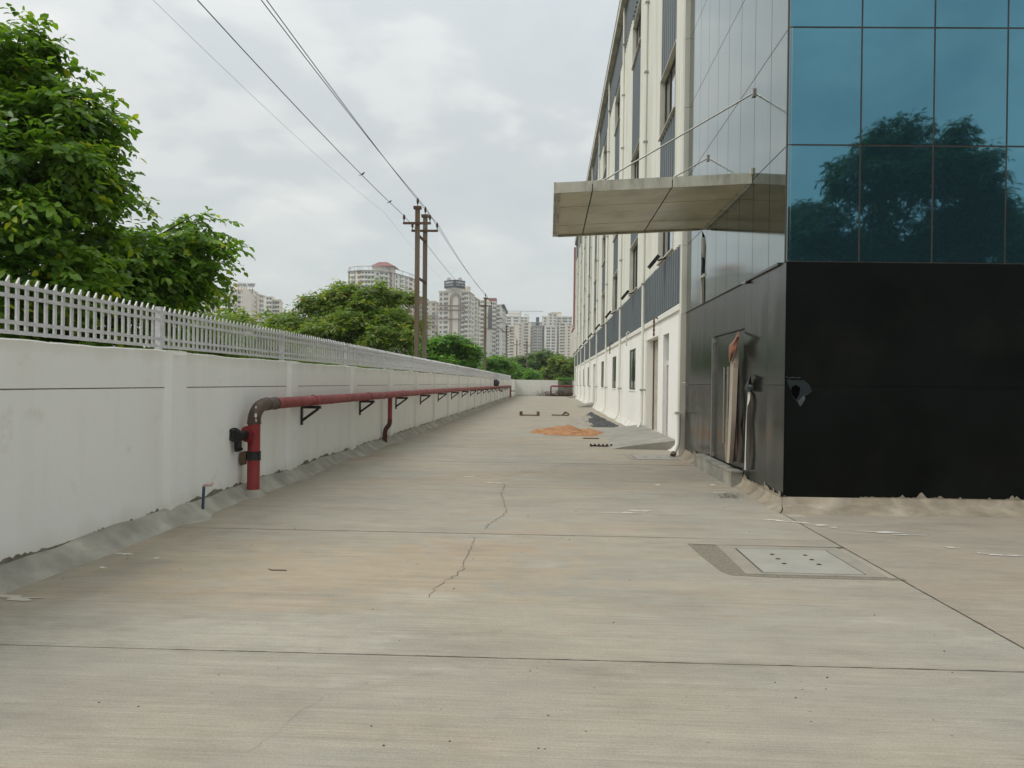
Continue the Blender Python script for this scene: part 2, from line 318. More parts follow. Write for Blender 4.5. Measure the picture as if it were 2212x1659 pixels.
# ------------------------------------------------------------------ ground
g = MB(); g.box(-900, 900, -250, 1150, -.6, -.12); tag(g.build('ground', M['earth']), kind='structure')
hm = bpy.data.materials.new('haze_air'); hm.use_nodes = True; hn = hm.node_tree; hn.nodes.clear()
pv = N(hn, 'ShaderNodeVolumePrincipled'); pv.inputs['Density'].default_value = .00032; pv.inputs['Color'].default_value = (.97, .97, .94, 1); pv.inputs['Anisotropy'].default_value = .2
ho_ = N(hn, 'ShaderNodeOutputMaterial'); L(hn, pv.outputs[0], ho_.inputs['Volume'])
tag(MB().box(-905, 905, -255, 1155, -1.6, 92).build('haze', hm), kind='stuff')
yard = thing('yard_paving', None, None, (0, 0, 0)); yard['kind'] = 'structure'
MB().box(-4.19, 3.19, -8, 97, -.11, -.014).build('joint_bed', M['joint'], yard)
ys = [-6.48, -2.83, .82] + [4.46 + 3.65*i for i in range(0, 26)]
def skew(x): return .012*(x-0)      # joints run a touch off square
for i in range(len(ys)-1):
    a, b = ys[i]+.006, ys[i+1]-.006
    s = MB(); x0, x1 = -4.19, 2.955
    if i+1 == 3+1 - 1: pass
    vs = [(x0, a-skew(-x0), 0), (x1, a-skew(-x1), 0), (x1, b-skew(-x1), 0), (x0, b-skew(-x0), 0)]
    s.poly([(x, y, -.1) for x, y, z in vs], (0, 0, .1)); s.build('slab', M['slab'], yard)
# strip between joint and building beyond the corner
MB().box(2.967, 3.19, 9.6, 97, -.1, -.001).build('edge_strip', M['slab'], yard)
apr = thing('front_apron', None, None, (0, 0, 0)); apr['kind'] = 'structure'
for (a, b) in ((-8, .5), (.512, 9.9), ):
    for (x0, x1) in ((2.967, 10.2), (10.212, 24)):
        MB().box(x0, x1, a, b, -.1, -.002).build('slab', M['apron'], apr)
MB().box(2.967, 24, -8, 9.9, -.13, -.101).build('joint_bed', M['joint'], apr)

def ribbon_on_ground(pts, w, z, name, m, parent, jitter=0):
    P = []
    pts = [Vector((p[0], p[1], z)) for p in pts]
    fine = []
    for i in range(len(pts)-1):
        k = max(2, int((pts[i+1]-pts[i]).length/.05))
        for j in range(k): fine.append(pts[i].lerp(pts[i+1], j/k))
    fine.append(pts[-1])
    out = [[], []]
    for i, p in enumerate(fine):
        d = (fine[min(i+1, len(fine)-1)]-fine[max(0, i-1)]).normalized(); nrm = Vector((-d.y, d.x, 0))
        p = p + nrm*random.uniform(-jitter, jitter); ww = w*random.uniform(.4, 1.3)
        out[0].append(p-nrm*ww/2); out[1].append(p+nrm*ww/2)
    b = MB().grid(out, smooth=False); return b.build(name, m, parent)
for yj, w_ in ((4.46, .009), (8.11, .016), (15.41, .03)):
    xa, xb = (-3.6, 1.6) if 8 < yj < 8.2 else (-2.2, 2.95)
    ribbon_on_ground([(xa, yj-.003, 0), ((xa+xb)/2, yj+.012*(xa+xb)/2, 0), (xb, yj+.012*xb, 0)] if 0 else [(x_, yj-skew(-x_)+.0, 0) for x_ in (xa, (2*xa+xb)/3, (xa+2*xb)/3, xb)], w_, .0022, 'joint_dirt', M['joint2'], yard, .003)
ribbon_on_ground([(2.961, .5, 0), (2.961, 3, 0), (2.962, 6.5, 0), (2.961, 9.7, 0)], .016, .0024, 'joint_dirt', M['joint'], yard, .002)
ck = [gnd(x, y) for x, y in [(1091,1045),(1083,1066),(1088,1085),(1096,1104),(1082,1118),(1060,1130),(1047,1143)]]
ribbon_on_ground(ck, .008, .003, 'crack', M['joint2'], yard, .02)
ck = [gnd(x, y) for x, y in [(1026,1160),(1018,1180),(1008,1203),(1002,1228),(985,1243),(962,1256),(942,1268),(930,1290)]]
ribbon_on_ground(ck, .007, .003, 'crack', M['joint2'], yard, .02)
ck = [gnd(x, y) for x, y in [(700,1505),(640,1545),(600,1580),(540,1625)]]
ribbon_on_ground(ck, .0012, .003, 'crack', M['joint'], yard, .01)
def splat(cx, cy, rx, ry, z, m, name, parent, n=22, rough=.45):
    ph = [random.uniform(0, 6.28) for _ in range(5)]
    pts = []
    for i in range(n):
        t = 2*math.pi*i/n; r = 1 + rough*sum(math.sin((j+2)*t+ph[j])/(j+2) for j in range(5)) + random.uniform(-.1, .1)
        pts.append((cx+rx*r*math.cos(t), cy+ry*r*math.sin(t), z))
    return MB().add(pts, [tuple(range(n))]).build(name, m, parent)
M['splash'] = mat('white_paint_splash', (.60, .58, .52), .6, .1, 9)
M['splash2'] = mat('thin_worn_paint_splash', (.42, .385, .32), .8, .15, 9)
for (px, py, rx, ry) in [(1675,1124,.09,.05),(1712,1128,.07,.03),(1737,1130,.08,.03),(1772,1135,.09,.035),(1800,1140,.05,.02),(1905,1150,.24,.035),(1960,1156,.14,.022),(2055,1183,.08,.018),(2170,1200,.12,.03),(2120,1196,.04,.02),(270,1197,.06,.03),(338,1206,.03,.02),(222,1227,.04,.015),(1345,1108,.2,.035),(1383,1104,.1,.05),(1540,1048,.07,.05),(1558,1064,.1,.04),(1600,1079,.03,.02),(35,1292,.16,.05),(1070,1043,.14,.04),(1420,1047,.06,.05),(1012,1030,.08,.03)]:
    p = gnd(px, py); ap = p.x > 2.96; splat(p.x, p.y, rx, ry, .004, M['splash'] if py < 1250 and rx < .3 else M['splash2'], 'paint_splash', apr if ap else yard, rough=.9)

# little stones and twigs
peb = MB()
for i in range(120):
    px = random.uniform(100, 2100); py = 860 + 760*random.random()**1.3; p = gnd(px, py)
    if not(-3.9 < p.x < 2.9): continue
    r = random.uniform(.003, .007)*(1 + p.y*.05); a = random.random()*3
    peb.add([(p.x-r, p.y, 0), (p.x, p.y-r*.7, 0), (p.x+r, p.y, 0), (p.x, p.y+r*.7, 0), (p.x+r*.2, p.y, r*.9)], [(0,1,4),(1,2,4),(2,3,4),(3,0,4)])
tag(peb.build('scattered_grit', mat('brown_grit', (.09, .075, .055), .9, .4, 30)), 'tiny dark stones and grit scattered over the concrete yard', 'grit', kind='stuff')
shards = MB()
for i in range(150):
    p = gnd(random.gauss(1575, 16), random.gauss(1071, 4)); r = random.uniform(.008, .02); a = random.random()*6
    shards.add([(p.x+r*math.cos(a+t), p.y+r*math.sin(a+t), .003+.002*random.random()) for t in (0, 2, 4.4)], [(0,1,2)])
tag(shards.build('broken_glass', M['filmdark']), 'broken dark glass crumbs on the concrete by the black building step', 'broken glass', kind='stuff')

# manhole near
def manhole(x0, x1, y0, y1, label, small=False):
    t = thing('manhole', label, 'manhole', ((x0+x1)/2, (y0+y1)/2, 0))
    fr = MB(); w = (x1-x0)*.125; wy = (y1-y0)*.12; z = .006
    fr.box(x0, x1, y0, y0+wy*.4, -.03, z); fr.box(x0, x1, y1-wy, y1, -.03, z); fr.box(x0, x0+w, y0+wy*.4, y1-wy, -.03, z); fr.box(x1-w, x1, y0+wy*.4, y1-wy, -.03, z)
    fr.build('frame', M['mhole'], t)
    MB().box(x0+w, x1-w, y0+wy*.4, y1-wy, -.03, .0025).build('gap', M['joint'], t)
    lid = MB().box(x0+w+.018, x1-w-.018, y0+wy*.4+.006, y1-wy-.018, .0025, .009).build('lid', M['mlid'], t)
    cx, cy = (x0+x1)/2, (y0+y1)/2
    for i in (-1, 1):
        for j in (-1, 0, 1):
            h = MB(); c = (cx+i*(x1-x0)*.13, cy+j*(y1-y0)*.16); n = 12
            h.add([(c[0]+.022*math.cos(2*math.pi*k/n), c[1]+.02*math.sin(2*math.pi*k/n), .0125) for k in range(n)], [tuple(range(n))]); h.build('lifting_hole', M['mhhole'], lid)
    if not small:
        m = MB(); 
        xa = x0-.30
        m.add([(xa+.02, y1+.06, .002), (xa+.05, (y0+y1)/2+.1, .002), (xa+.1, y0+.1, .002), (xa+.16, y0-.05, .002), (x0+.2, y0-.09, .002), (x1+.12, y0-.08, .002), (x1+.12, y0-.003, .002), (x0-.004, y0-.003, .002), (x0-.004, y1+.04, .002)], [tuple(range(9))])
        m.build('mortar_patch', M['mpatch'], t)
        MB().add([(x0-.25, y1+.0, .0035), (x1+.05, y1+.0, .0035), (x1+.1, y1+.05, .0035), (x0-.2, y1+.02, .0035)], [(0,1,2,3)]).build('edge_gap', M['joint'], t)
M['mhole'] = mat('manhole_frame_cement', (.29, .265, .215), .85, .12, 5, .3, 40)
M['mlid'] = mat('manhole_lid_cement', (.335, .32, .275), .8, .08, 4, .2, 60)
M['mhhole'] = mat('rusty_lifting_hole', (.04, .02, .012), .9, .3, 20)
M['mpatch'] = mat('rough_mortar', (.25, .225, .17), .95, .25, 30, 1.0, 90)
manhole(1.70, 2.88, 6.62, 7.78, 'square concrete manhole cover in the foreground by the black building corner')
manhole(1.75, 2.85, 16.5, 17.6, 'small square manhole cover in front of the ramp and white drainpipe', True)

# ------------------------------------------------------------------ left boundary wall
WX = -4.2; YE = 88.0; B0 = 8.42; BS = 3.92; P0 = 8.3
lw = thing('boundary_wall', 'long white plastered boundary wall with buttresses on the left of the yard', 'wall', (WX, 0, 0))
bays = [B0 + BS*i for i in range(-4, 21)]
nv = lambda y, s=1.0, ph=0: math.sin(y*1.7*s+ph)+.6*math.sin(y*4.1*s+1+ph)+.4*math.sin(y*9.3*s+2+ph)
edges = [bays[0]-.3] + bays + [YE]
for i in range(len(bays)):
    a = bays[i]+.17; b = (bays[i+1]-.17) if i+1 < len(bays) else YE
    if a >= b: continue
    m = MB()
    m.box(WX-.22, WX, a, b, -.1, 1.488)
    m.box(WX-.22, WX-.012, a, b, 1.488, 1.500, 1)
    n = max(4, int((b-a)/.16)); P1 = []; P2 = []; P3 = []; P4 = []
    for k in range(n+1):
        y = a+(b-a)*k/n; zt = 1.895+.006*nv(y)+random.uniform(-.004, .004)
        P1.append((WX, y, 1.5)); P2.append((WX+.004*nv(y, 1.3), y, zt-.012)); P3.append((WX-.02, y, zt)); P4.append((WX-.22, y, zt-.004))
    m.grid([P1, P2, P3, P4], smooth=False)
    m.build('wall_bay', [M['wall'], M['cementdark']], lw)
    gx = WX+.0025                                   # ragged foot where the paint has gone
    Pa = []; Pb = []
    n = int((b-a)/.035) if a < 30 else int((b-a)/.12)
    h = 0
    for k in range(n+1):
        y = a+(b-a)*k/n; h = .75*h + .25*random.uniform(-.05, .10); 
        Pa.append((gx, y, .05)); Pb.append((gx, y, .15+max(0, h-.012)*1.1+max(0, random.gauss(-.02, .012))))
    MB().grid([Pa, Pb], smooth=False).build('exposed_render', M['cementdark'], lw)
for yb in bays:
    m = MB(); a, b = yb-.17, yb+.17; pts = []
    m.box(WX-.22, WX+.075, a, b, -.1, 1.86)
    m.poly([(WX-.22, a, 1.86), (WX+.075, a, 1.86), (WX+.06, a, 1.905), (WX-.22, a, 1.91)], (0, b-a, 0))
    m.build('buttress', M['wall'], lw)
# fillet
P = []
prof = [(0, .16), (.05, .135), (.12, .07), (.2, .02), (.25, -.006)]
rows = [[] for _ in prof]
yy = 1.0
while yy < YE:
    bump_ = max([0]+[math.exp(-((yy-yb-.1)/.28)**2) for yb in bays]); w = 1+.45*bump_+.07*nv(yy, .7)
    for i, (dx, z) in enumerate(prof):
        rows[i].append((WX-.03*(i == 0)+dx*w+(.04*bump_ if i else 0), yy, z*(1+.12*nv(yy, 1.1)/1.5+.2*bump_) if i < 4 else z))
    yy += .10 if yy < 30 else .35
MB().grid(rows, smooth=True).build('cement_fillet', M['cement'], lw)

# fence on the wall
FX = -4.31
fn = thing('picket_fence', 'silver grey metal picket fence standing on the long white wall', 'fence', (FX, 0, 1.9))
zt = 2.40
pk = MB(); w, d = .017, .008
pk.add([(-d,-w,-.46),(d,-w,-.46),(d,w,-.46),(-d,w,-.46),(-d,-w,-.05),(d,-w,-.05),(d,w,0),(-d,w,0)], [(0,3,2,1),(4,5,6,7),(0,1,5,4),(1,2,6,5),(2,3,7,6),(3,0,4,7)])
pkm = pk.mesh('picket', M['fence'])
yy = 5.2; cnt = 0; far = MB()
posts = [P0 + BS*i for i in range(-1, 21)]
while yy < YE:
    if min(abs(yy-p) for p in posts) > .055:
        if cnt < 298: inst(pkm, 'picket', fn, (FX, yy+random.uniform(-.004, .004), zt+random.uniform(-.008, .004)), rot=(random.gauss(0, .006), 0, 0)); cnt += 1
        else:
            far.add([(FX-d,yy-w,zt-.46),(FX+d,yy-w,zt-.46),(FX+d,yy+w,zt-.46),(FX-d,yy+w,zt-.46),(FX-d,yy-w,zt-.05),(FX+d,yy-w,zt-.05),(FX+d,yy+w,zt),(FX-d,yy+w,zt)], [(4,5,6,7),(0,1,5,4),(1,2,6,5),(2,3,7,6),(3,0,4,7)])
    yy += .119
tag(far.build('pickets', M['fence'], fn), kind='stuff')
for z in (2.325, 2.240, 2.030, 1.950):
    for i in range(len(posts)-1):
        MB().box(FX+d, FX+d+.014, posts[i]+.028, posts[i+1]-.028, z-.016, z+.016).build('rail', M['fence'], fn)
for p in posts: MB().box(FX-.03, FX+.034, p-.028, p+.028, 1.87, 2.385).build('post', M['fence'], fn)

# ------------------------------------------------------------------ red fire main
PX = -4.0; RY = 10.3; PZ = 1.25; PR = .084
fm = thing('fire_main_pipe', 'long red fire main pipe on black wall brackets with a rusty elbow', 'pipe', (PX, RY, 0))
MB().tube([(PX, RY, .03), (PX, RY, .14), (PX, RY, 1.0)], [PR*1.02, PR, PR], 20).build('riser', M['red'], fm)
MB().tube([(PX, RY, .0), (PX, RY, .07), (PX, RY, .10)], [.17, .12, .088], 16).build('mortar_collar', M['cement'], fm)
arc = [(PX, RY, 1.0)] + [(PX, RY+.42*(1-math.cos(t)), 1.03+.22*math.sin(t)) for t in np.linspace(0, math.pi/2, 12)] + [(PX, RY+.78, PZ)]
el = MB().tube(arc, PR*1.05, 20).build('elbow', M['elbow'], fm)
for (p_, q_) in (((PX, RY, .99), (PX, RY, 1.02)), ((PX, RY+.44, PZ), (PX, RY+.47, PZ)), ((PX, RY+.77, PZ), (PX, RY+.79, PZ))): MB().tube([p_, q_], PR*1.11, 20).build('weld_ring', M['elbow'], el)
for (y, z, s) in ((RY+.03, 1.17, .025), (RY-.02, 1.10, .02), (RY+.12, 1.28, .014)):
    a = MB(); n = 9
    a.add([(PX+.05+.035*0+.03*math.cos(2*math.pi*k/n)*s/.025*.6, RY-PR*.86, z-.06+s*1.3*math.sin(2*math.pi*k/n)) for k in range(n)], [tuple(range(n))]); a.build('paint_fleck', M['white'], el)
run = [(PX, RY+.78, PZ), (PX, 30, PZ+.01), (PX, 55, PZ), (PX, 80.6, PZ), (PX, 81.0, PZ)]
MB().tube(run, PR, 18).build('main_run', M['reddust'], fm)
for y in (12.6, 14.0, 15.3, 16.8, 18.5, 24, 30, 36, 42, 48): MB().tube([(PX, y, PZ), (PX, y+.05, PZ)], PR*1.05, 18).build('joint_ring', M['reddust'], fm)
MB().tube([(PX, 81, PZ+.05), (PX, 81, .05)], PR*.95, 12).tube([(PX, 81, .75), (PX+.35, 81, .75), (PX+.42, 81, .68)], .05, 8).build('end_drop', M['red'], fm)
MB().tube([(PX, RY, .50), (PX, RY, .52), (PX, RY, .60), (PX, RY, .62)], [PR*1.18, PR*1.12, PR*1.12, PR*1.18], 20).build('coupling', M['black'], fm)
# landing valve, faces the camera
hv = MB().tube([(PX-.02, RY-.06, .86), (PX-.04, RY-.13, .86)], .075, 16).tube([(PX-.035, RY-.125, .86), (PX-.04, RY-.145, .86)], .11, 20).build('valve_flange', M['red'], fm)
vb = MB().tube([(PX-.06, RY-.145, .85), (PX-.11, RY-.30, .85)], .058, 14)
vb.tube([(PX-.115, RY-.24, .86), (PX-.12, RY-.25, .70), (PX-.10, RY-.27, .66)], [.05, .047, .058], 12)
vb.build('valve_body', M['black'], fm)
ring = [(PX-.13+.085*math.cos(t), RY-.33, .86+.085*math.sin(t)) for t in np.linspace(0, 2*math.pi, 20)]
vw = MB().tube(ring, .012, 8, cap=False).tube([(PX-.13, RY-.325, .86), (PX-.13, RY-.335, .86)], .07, 18)
for k in range(3): t = k*math.pi/3+.3; vw.bar((PX-.13-.08*math.cos(t), RY-.33, .86-.08*math.sin(t)), (PX-.13+.08*math.cos(t), RY-.33, .86+.08*math.sin(t)), .018, .018)
vw.tube([(PX-.11, RY-.30, .85), (PX-.13, RY-.35, .86)], .018, 8).build('hand_wheel', M['black'], hv)
MB().poly([(PX-.17, RY-.04, .42), (PX-.10, RY-.04, .44), (PX-.09, RY-.04, .60), (PX-.12, RY-.04, .62), (PX-.18, RY-.04, .60), (PX-.19, RY-.04, .48)], (0, .05, 0)).build('rusty_plate', M['rust'], fm)
# branch
by = 19.3
br = MB().tube([(PX, by, PZ), (PX, by, .62)], .056, 12).build('branch_pipe', M['red'], fm)
sp = [(PX, by, .64), (PX, by, .55), (PX-.02, by-.01, .48), (PX-.07, by-.03, .42), (PX-.10, by-.04, .36), (PX-.11, by-.05, .28), (PX-.11, by-.05, .02)]
MB().tube(sp, .059, 12).build('branch_bend', mat('dark_maroon_paint', (.085, .018, .016), .5, .3, 8, col2=(.06, .035, .025)), fm)
MB().tube([(PX, 62, PZ), (PX+.05, 61.8, 1.0), (PX+.3, 61.6, .9)], .06, 8).build('branch_valve', M['red'], fm)
bk = MB()
bk.box(.0, .03, -.03, .03, -.33, .0); bk.box(.03, .34, -.03, .03, -.05, 0); bk.bar((.03, 0, -.25), (.30, 0, -.05), .045, .04)
bkm = bk.mesh('bracket', M['black'])
uc = MB().tube([(.105, 0, -.05), (.105, 0, .08), (.13, 0, .15), (.2, 0, .182), (.27, 0, .15), (.295, 0, .08), (.295, 0, -.06)], .008, 6); ucm = uc.mesh('clamp', M['reddust'])
k = 0
y = 12.9
while y < 80:
    b = inst(bkm, 'bracket', fm, (WX, y, PZ-PR-.002)); inst(ucm, 'clamp', b, (WX, y, PZ-PR-.002)); y += 4.05
bag = MB(); bag.tube([(PX-.02, 59, 1.32), (PX-.02, 59, 1.38), (PX-.01, 59, 1.6), (PX, 59, 1.78), (PX+.03, 59, 1.84)], [.1, .2, .26, .2, .05], 10)
tag(bag.build('cloth_bundle', mat('dark_grey_cloth', (.05, .055, .06), .9, .3, 5)), 'small dark grey bundle sitting on the far end of the red pipe', 'bundle')
sp = thing('standpipe_tap', 'short blue standpipe with a pale tap at the foot of the white wall', 'tap', (-4.06, 8.9, 0))
MB().tube([(-4.06, 8.9, .04), (-4.05, 8.9, .33)], .018, 8).build('standpipe', M['bluepvc'], sp)
MB().tube([(-4.05, 8.9, .33), (-4.03, 8.9, .345), (-3.98, 8.9, .345), (-3.95, 8.9, .34)], [.022, .02, .016, .014], 8).bar((-4.0, 8.9, .35), (-3.93, 8.9, .365), .012, .01).build('tap', mat('pinkish_plastic_tap', (.5, .36, .31), .5, .1, 9), sp)

# ------------------------------------------------------------------ back wall
bw = thing('end_wall', 'low white wall closing the far end of the yard', 'wall', (0, 97, 0))
MB().box(-5.0, 1.2, 97, 97.2, -.1, 2.0).build('wall_bay', M['wall2'], bw)
MB().box(1.2, 3.0, 97.08, 97.2, -.1, 1.93).build('grey_wall_bay', M['cement'], bw)
MB().box(3.0, 9, 97, 97.2, -.1, 2.0).build('wall_bay', M['wall2'], bw)
MB().box(-4.5, -4.2, 88, 97, -.1, 2.0).build('return_wall', M['wall2'], bw)
rp = thing('far_red_pipe', 'red pipe bend standing in front of the far end wall', 'pipe', (.35, 96, 0))
MB().tube([(.3, 96, 0), (.3, 96, 1.12), (.36, 96, 1.22), (.46, 96, 1.26), (3.1, 96, 1.26)], .10, 10).build('bent_pipe', M['red'], rp)
MB().tube([(.3, 96, .1), (3.1, 96, .1)], .08, 8).build('low_pipe', M['elbow'], rp)
br = MB()
for i in range(170):
    x = random.uniform(-1.2, 3.0); 
    pts = [Vector((x, 95.4+random.random()*.4, 0))]; a = random.uniform(0, 6.28)
    for k in range(6): pts.append(pts[-1] + Vector((random.uniform(-.28, .28), random.uniform(-.05, .05), random.uniform(-.05, .28)*(1 if k < 4 else -1))))
    if max(p.z for p in pts) < 1.15: br.tube(pts, .012, 3, cap=False)
tag(br.build('dry_brushwood', M['rust']), 'tangle of dry thorny brushwood at the foot of the far end wall', 'brushwood', kind='stuff')

# ------------------------------------------------------------------ glass block
GX, GY = 3.09, 10.24; GE = 17.55
FA = R(1.6); fdir = Vector((math.cos(FA), math.sin(FA), 0)); fn_ = Vector((math.sin(FA), -math.cos(FA), 0))
gb = thing('glass_office_block', 'office block clad in black panels below and blue mirror glass above', 'building', (GX, GY, 0))
core = MB(); c0 = Vector((GX+.06, GY+.06, 0)); c1 = c0 + fdir*22
core.poly([(GX+.06, GY+.062, .0), (c1.x, c1.y, 0), (c1.x, 40, 0), (GX+.5, 40, 0), (GX+.5, GE, 0), (GX+.06, GE, 0)], (0, 0, 17)); core.build('core', M['seal'], gb)
zl = [.155, 3.24, 4.77, 6.31, 7.86, 9.41, 10.96, 12.5, 14.05, 15.6]
pw = .943
def fpanel(u0, u1, z0, z1, th, gap):
    m = MB(); a = Vector((GX, GY, 0)) + fdir*(u0+gap); b = Vector((GX, GY, 0)) + fdir*(u1-gap); back = -fn_*th
    m.poly([(a.x, a.y, z0+gap), (b.x, b.y, z0+gap), (b.x, b.y, z1-gap), (a.x, a.y, z1-gap)][::1], tuple(back)); return m
for i in range(4):
    fpanel(i*3.77+(0 if i else 0), (i+1)*3.77, zl[0], 1.62, .05, .003).build('black_panel', M['blackfilm'], gb)
    fpanel(i*3.77, (i+1)*3.77, 1.62, zl[1], .05, .003).build('black_panel', M['blackfilm'], gb)
tilt = random.Random(4)
for i in range(16):
    for j in range(1, 9):
        m = fpanel(i*pw, (i+1)*pw, zl[j], zl[j+1], .04, .011)
        ea, eb, ec = tilt.uniform(-.0014, .0014), tilt.uniform(-.0014, .0014), tilt.uniform(-.0014, .0014)     # panes never sit quite flat
        for k_, e_ in ((0, ea), (1, eb), (2, eb+ec), (3, ea+ec)): m.v[k_] = tuple(Vector(m.v[k_])+fn_*e_)
        o = m.build('mirror_pane', M['bluegl'], gb)
# mullion joints
ml = MB()
for i in range(17):
    a = Vector((GX, GY, 0))+fdir*(i*pw)+fn_*(-.02)
    ml.bar((a.x, a.y, zl[1]), (a.x, a.y, zl[-1]), .03, .03, upv=(0,1,0))
for j in range(1, 10):
    a = Vector((GX, GY, zl[j]))+fn_*(-.02); b = a+fdir*16*pw; ml.bar(a, b, .03, .03)
ml.build('glazing_seal', M['frame'], gb)
sj = [GY-.005] + [11.06+.87*i for i in range(8)]; sj = [s for s in sj if s < GE-.2] + [GE]
def spanel(y0, y1, z0, z1, gap, m, name, x=GX, bulge=0):
    b = MB()
    if bulge:
        P = []; n = 9; k = 9
        for i in range(n+1):
            row = []
            for j in range(k+1):
                u, v = i/n, j/k; d = bulge*math.sin(math.pi*u)*math.sin(math.pi*v)*(1+.8*math.sin(5*v+y0)+.6*math.sin(7*u+3*v+y0*2))
                row.append((x-d, y0+gap+(y1-y0-2*gap)*u, z0+gap+(z1-z0-2*gap)*v))
            P.append(row)
        b.grid(P); 
        b.add([(x, y0+gap, z0+gap), (x, y1-gap, z0+gap), (x+.05, y1-gap, z0+gap), (x+.05, y0+gap, z0+gap)], [(0,1,2,3)])
    else: b.box(x, x+.045, y0+gap, y1-gap, z0+gap, z1-gap)
    return b.build(name, m, gb)
DY0, DY1 = 12.35, 14.62; DZ0, DZ1 = .26, 2.52
for i in range(len(sj)-1):
    a, b = sj[i], sj[i+1]
    for j in range(1, 9):
        if i == 6 and j == 1:      # broken pane, partly missing
            continue
        spanel(a, b, zl[j], zl[j+1], .007, M['silgl'], 'silver_pane')
    # black skin, cut round the door
    if b <= DY0+.01 or a >= DY1-.01:
        spanel(a, b, zl[0], 1.62, .003, M['blackpanel'], 'black_panel', bulge=.010); spanel(a, b, 1.62, zl[1], .003, M['blackpanel'], 'black_panel', bulge=.004)
    else:
        aa, bb = max(a, DY0), min(b, DY1)
        if a < DY0-.01: spanel(a, DY0, zl[0], 1.62, .003, M['blackpanel'], 'black_panel', bulge=.006); spanel(a, DY0, 1.62, zl[1], .003, M['blackpanel'], 'black_panel')
        if b > DY1+.01: spanel(DY1, b, zl[0], 1.62, .003, M['blackpanel'], 'black_panel', bulge=.006); spanel(DY1, b, 1.62, zl[1], .003, M['blackpanel'], 'black_panel')
        spanel(aa, bb, DZ1, zl[1], .003, M['blackpanel'], 'black_panel')
# broken pane at i==6
a, b = sj[6], sj[7]; 
bz = [(b-.007, zl[1]+.007), (b-.007, zl[2]-.007), (b-.38, zl[2]-.007), (b-.42, zl[2]-.15), (b-.40, zl[2]-.40), (b-.46, zl[2]-.65), (b-.43, zl[2]-1.0), (b-.36, zl[2]-1.25), (b-.34, zl[1]+.007)]
MB().poly([(GX, y, z) for y, z in bz], (.04, 0, 0)).build('broken_pane', M['silgl'], gb)
bz = [(a+.007, zl[2]-.007), (a+.007, zl[1]+.007), (a+.06, zl[1]+.007), (a+.04, zl[1]+.3), (a+.09, zl[1]+.7), (a+.05, zl[1]+1.1), (a+.14, zl[2]-.2), (a+.26, zl[2]-.12), (b-.38, zl[2]-.007)]
MB().poly([(GX, y, z) for y, z in bz], (.04, 0, 0)).build('broken_pane', M['silgl'], gb)
MB().box(GX-.01, GX+.05, a+.05, b-.3, zl[1]+.55, zl[1]+.60).box(GX, GX+.05, b-.44, b-.36, zl[1], zl[2]-.15).build('bent_frame', M['trim'], gb)
# sill strip hanging loose between black and glass
MB().bar((GX-.02, 10.5, zl[1]+.01), (GX-.02, 12.2, zl[1]+.01), .03, .035).bar((GX-.05, 12.1, zl[1]-.03), (GX-.02, 12.5, zl[1]+.01), .02, .03).build('loose_sill_strip', M['blackpanel'], gb)
MB().box(GX-.012, GX, 12.2, GE, zl[1]-.012, zl[1]+.012).build('sill_strip', M['seal'], gb)
# door
dr = MB().box(GX+.02, GX+.05, DY0+.02, 13.17, DZ0, DZ1-.02).build('door_leaf', M['blackpanel'], gb)
dl = MB().box(GX+.02, GX+.05, 13.185, DY1-.06, DZ0, DZ1-.02).build('door_leaf', M['blackpanel'], gb)
MB().box(GX-.035, GX+.05, DY1-.075, DY1, DZ0, DZ1).build('door_jamb', M['steel'], gb)
MB().box(GX-.004, GX+.05, DY0, DY1-.06, DZ1-.018, DZ1).build('door_head', M['seal'], gb)
for (yy, par) in ((13.08, dr), (13.36, dl)):
    h = MB().tube([(GX-.075, yy, .62), (GX-.075, yy, 1.92)], .020, 10)
    for z in (.72, 1.82): h.tube([(GX-.075, yy, z), (GX+.03, yy, z)], .01, 6)
    h.build('handle', M['steel'], par)
for z_ in (DZ1-.12, DZ0+.03): MB().box(GX-.02, GX+.02, DY1-.18, DY1-.08, z_, z_+.07).build('patch_fitting', M['steel'], dl)
# plinth and fillets
def fil(rows_, name, m, par): return MB().grid(rows_).build(name, m, par)
rows = [[] for _ in range(5)]
y = 9.82
pr = [(.03, .165), (-.012, .15), (-.03, .09), (-.10, .03), (-.17, -.004)]
while y < GE+.2:
    s = 1+.10*nv(y, 1.2)
    for i, (dx, z) in enumerate(pr): rows[i].append((GX+dx*(s if i > 1 else 1)+(.0), max(y, GY-.0 - (.42 if i > 3 else (.30 if i == 3 else (.05 if i == 2 else .02)))) , z*(1+.06*nv(y, 2)) if i not in (4,) else z))
    y += .07
for i, (dx, z) in enumerate(pr): rows[i][0] = (rows[i][0][0], GY-(.0, .02, .05, .30, .42)[i], rows[i][0][2])
fil(rows, 'side_fillet', M['warmcement'], gb)
rows = [[] for _ in range(5)]
u = 0
while u < 16:
    s = 1+.06*nv(u, 1.1)
    for i, (d_, z) in enumerate([(-.03, .165), (.02, .15), (.05, .085), (.30*s, .035), (.42*s, -.004)]):
        p = Vector((GX, GY, 0)) + fdir*(u + (pr[i][0] if u == 0 else 0)) + fn_*d_; rows[i].append((p.x, p.y, z))
    u += .08
fil(rows, 'front_fillet', M['warmcement'], gb)
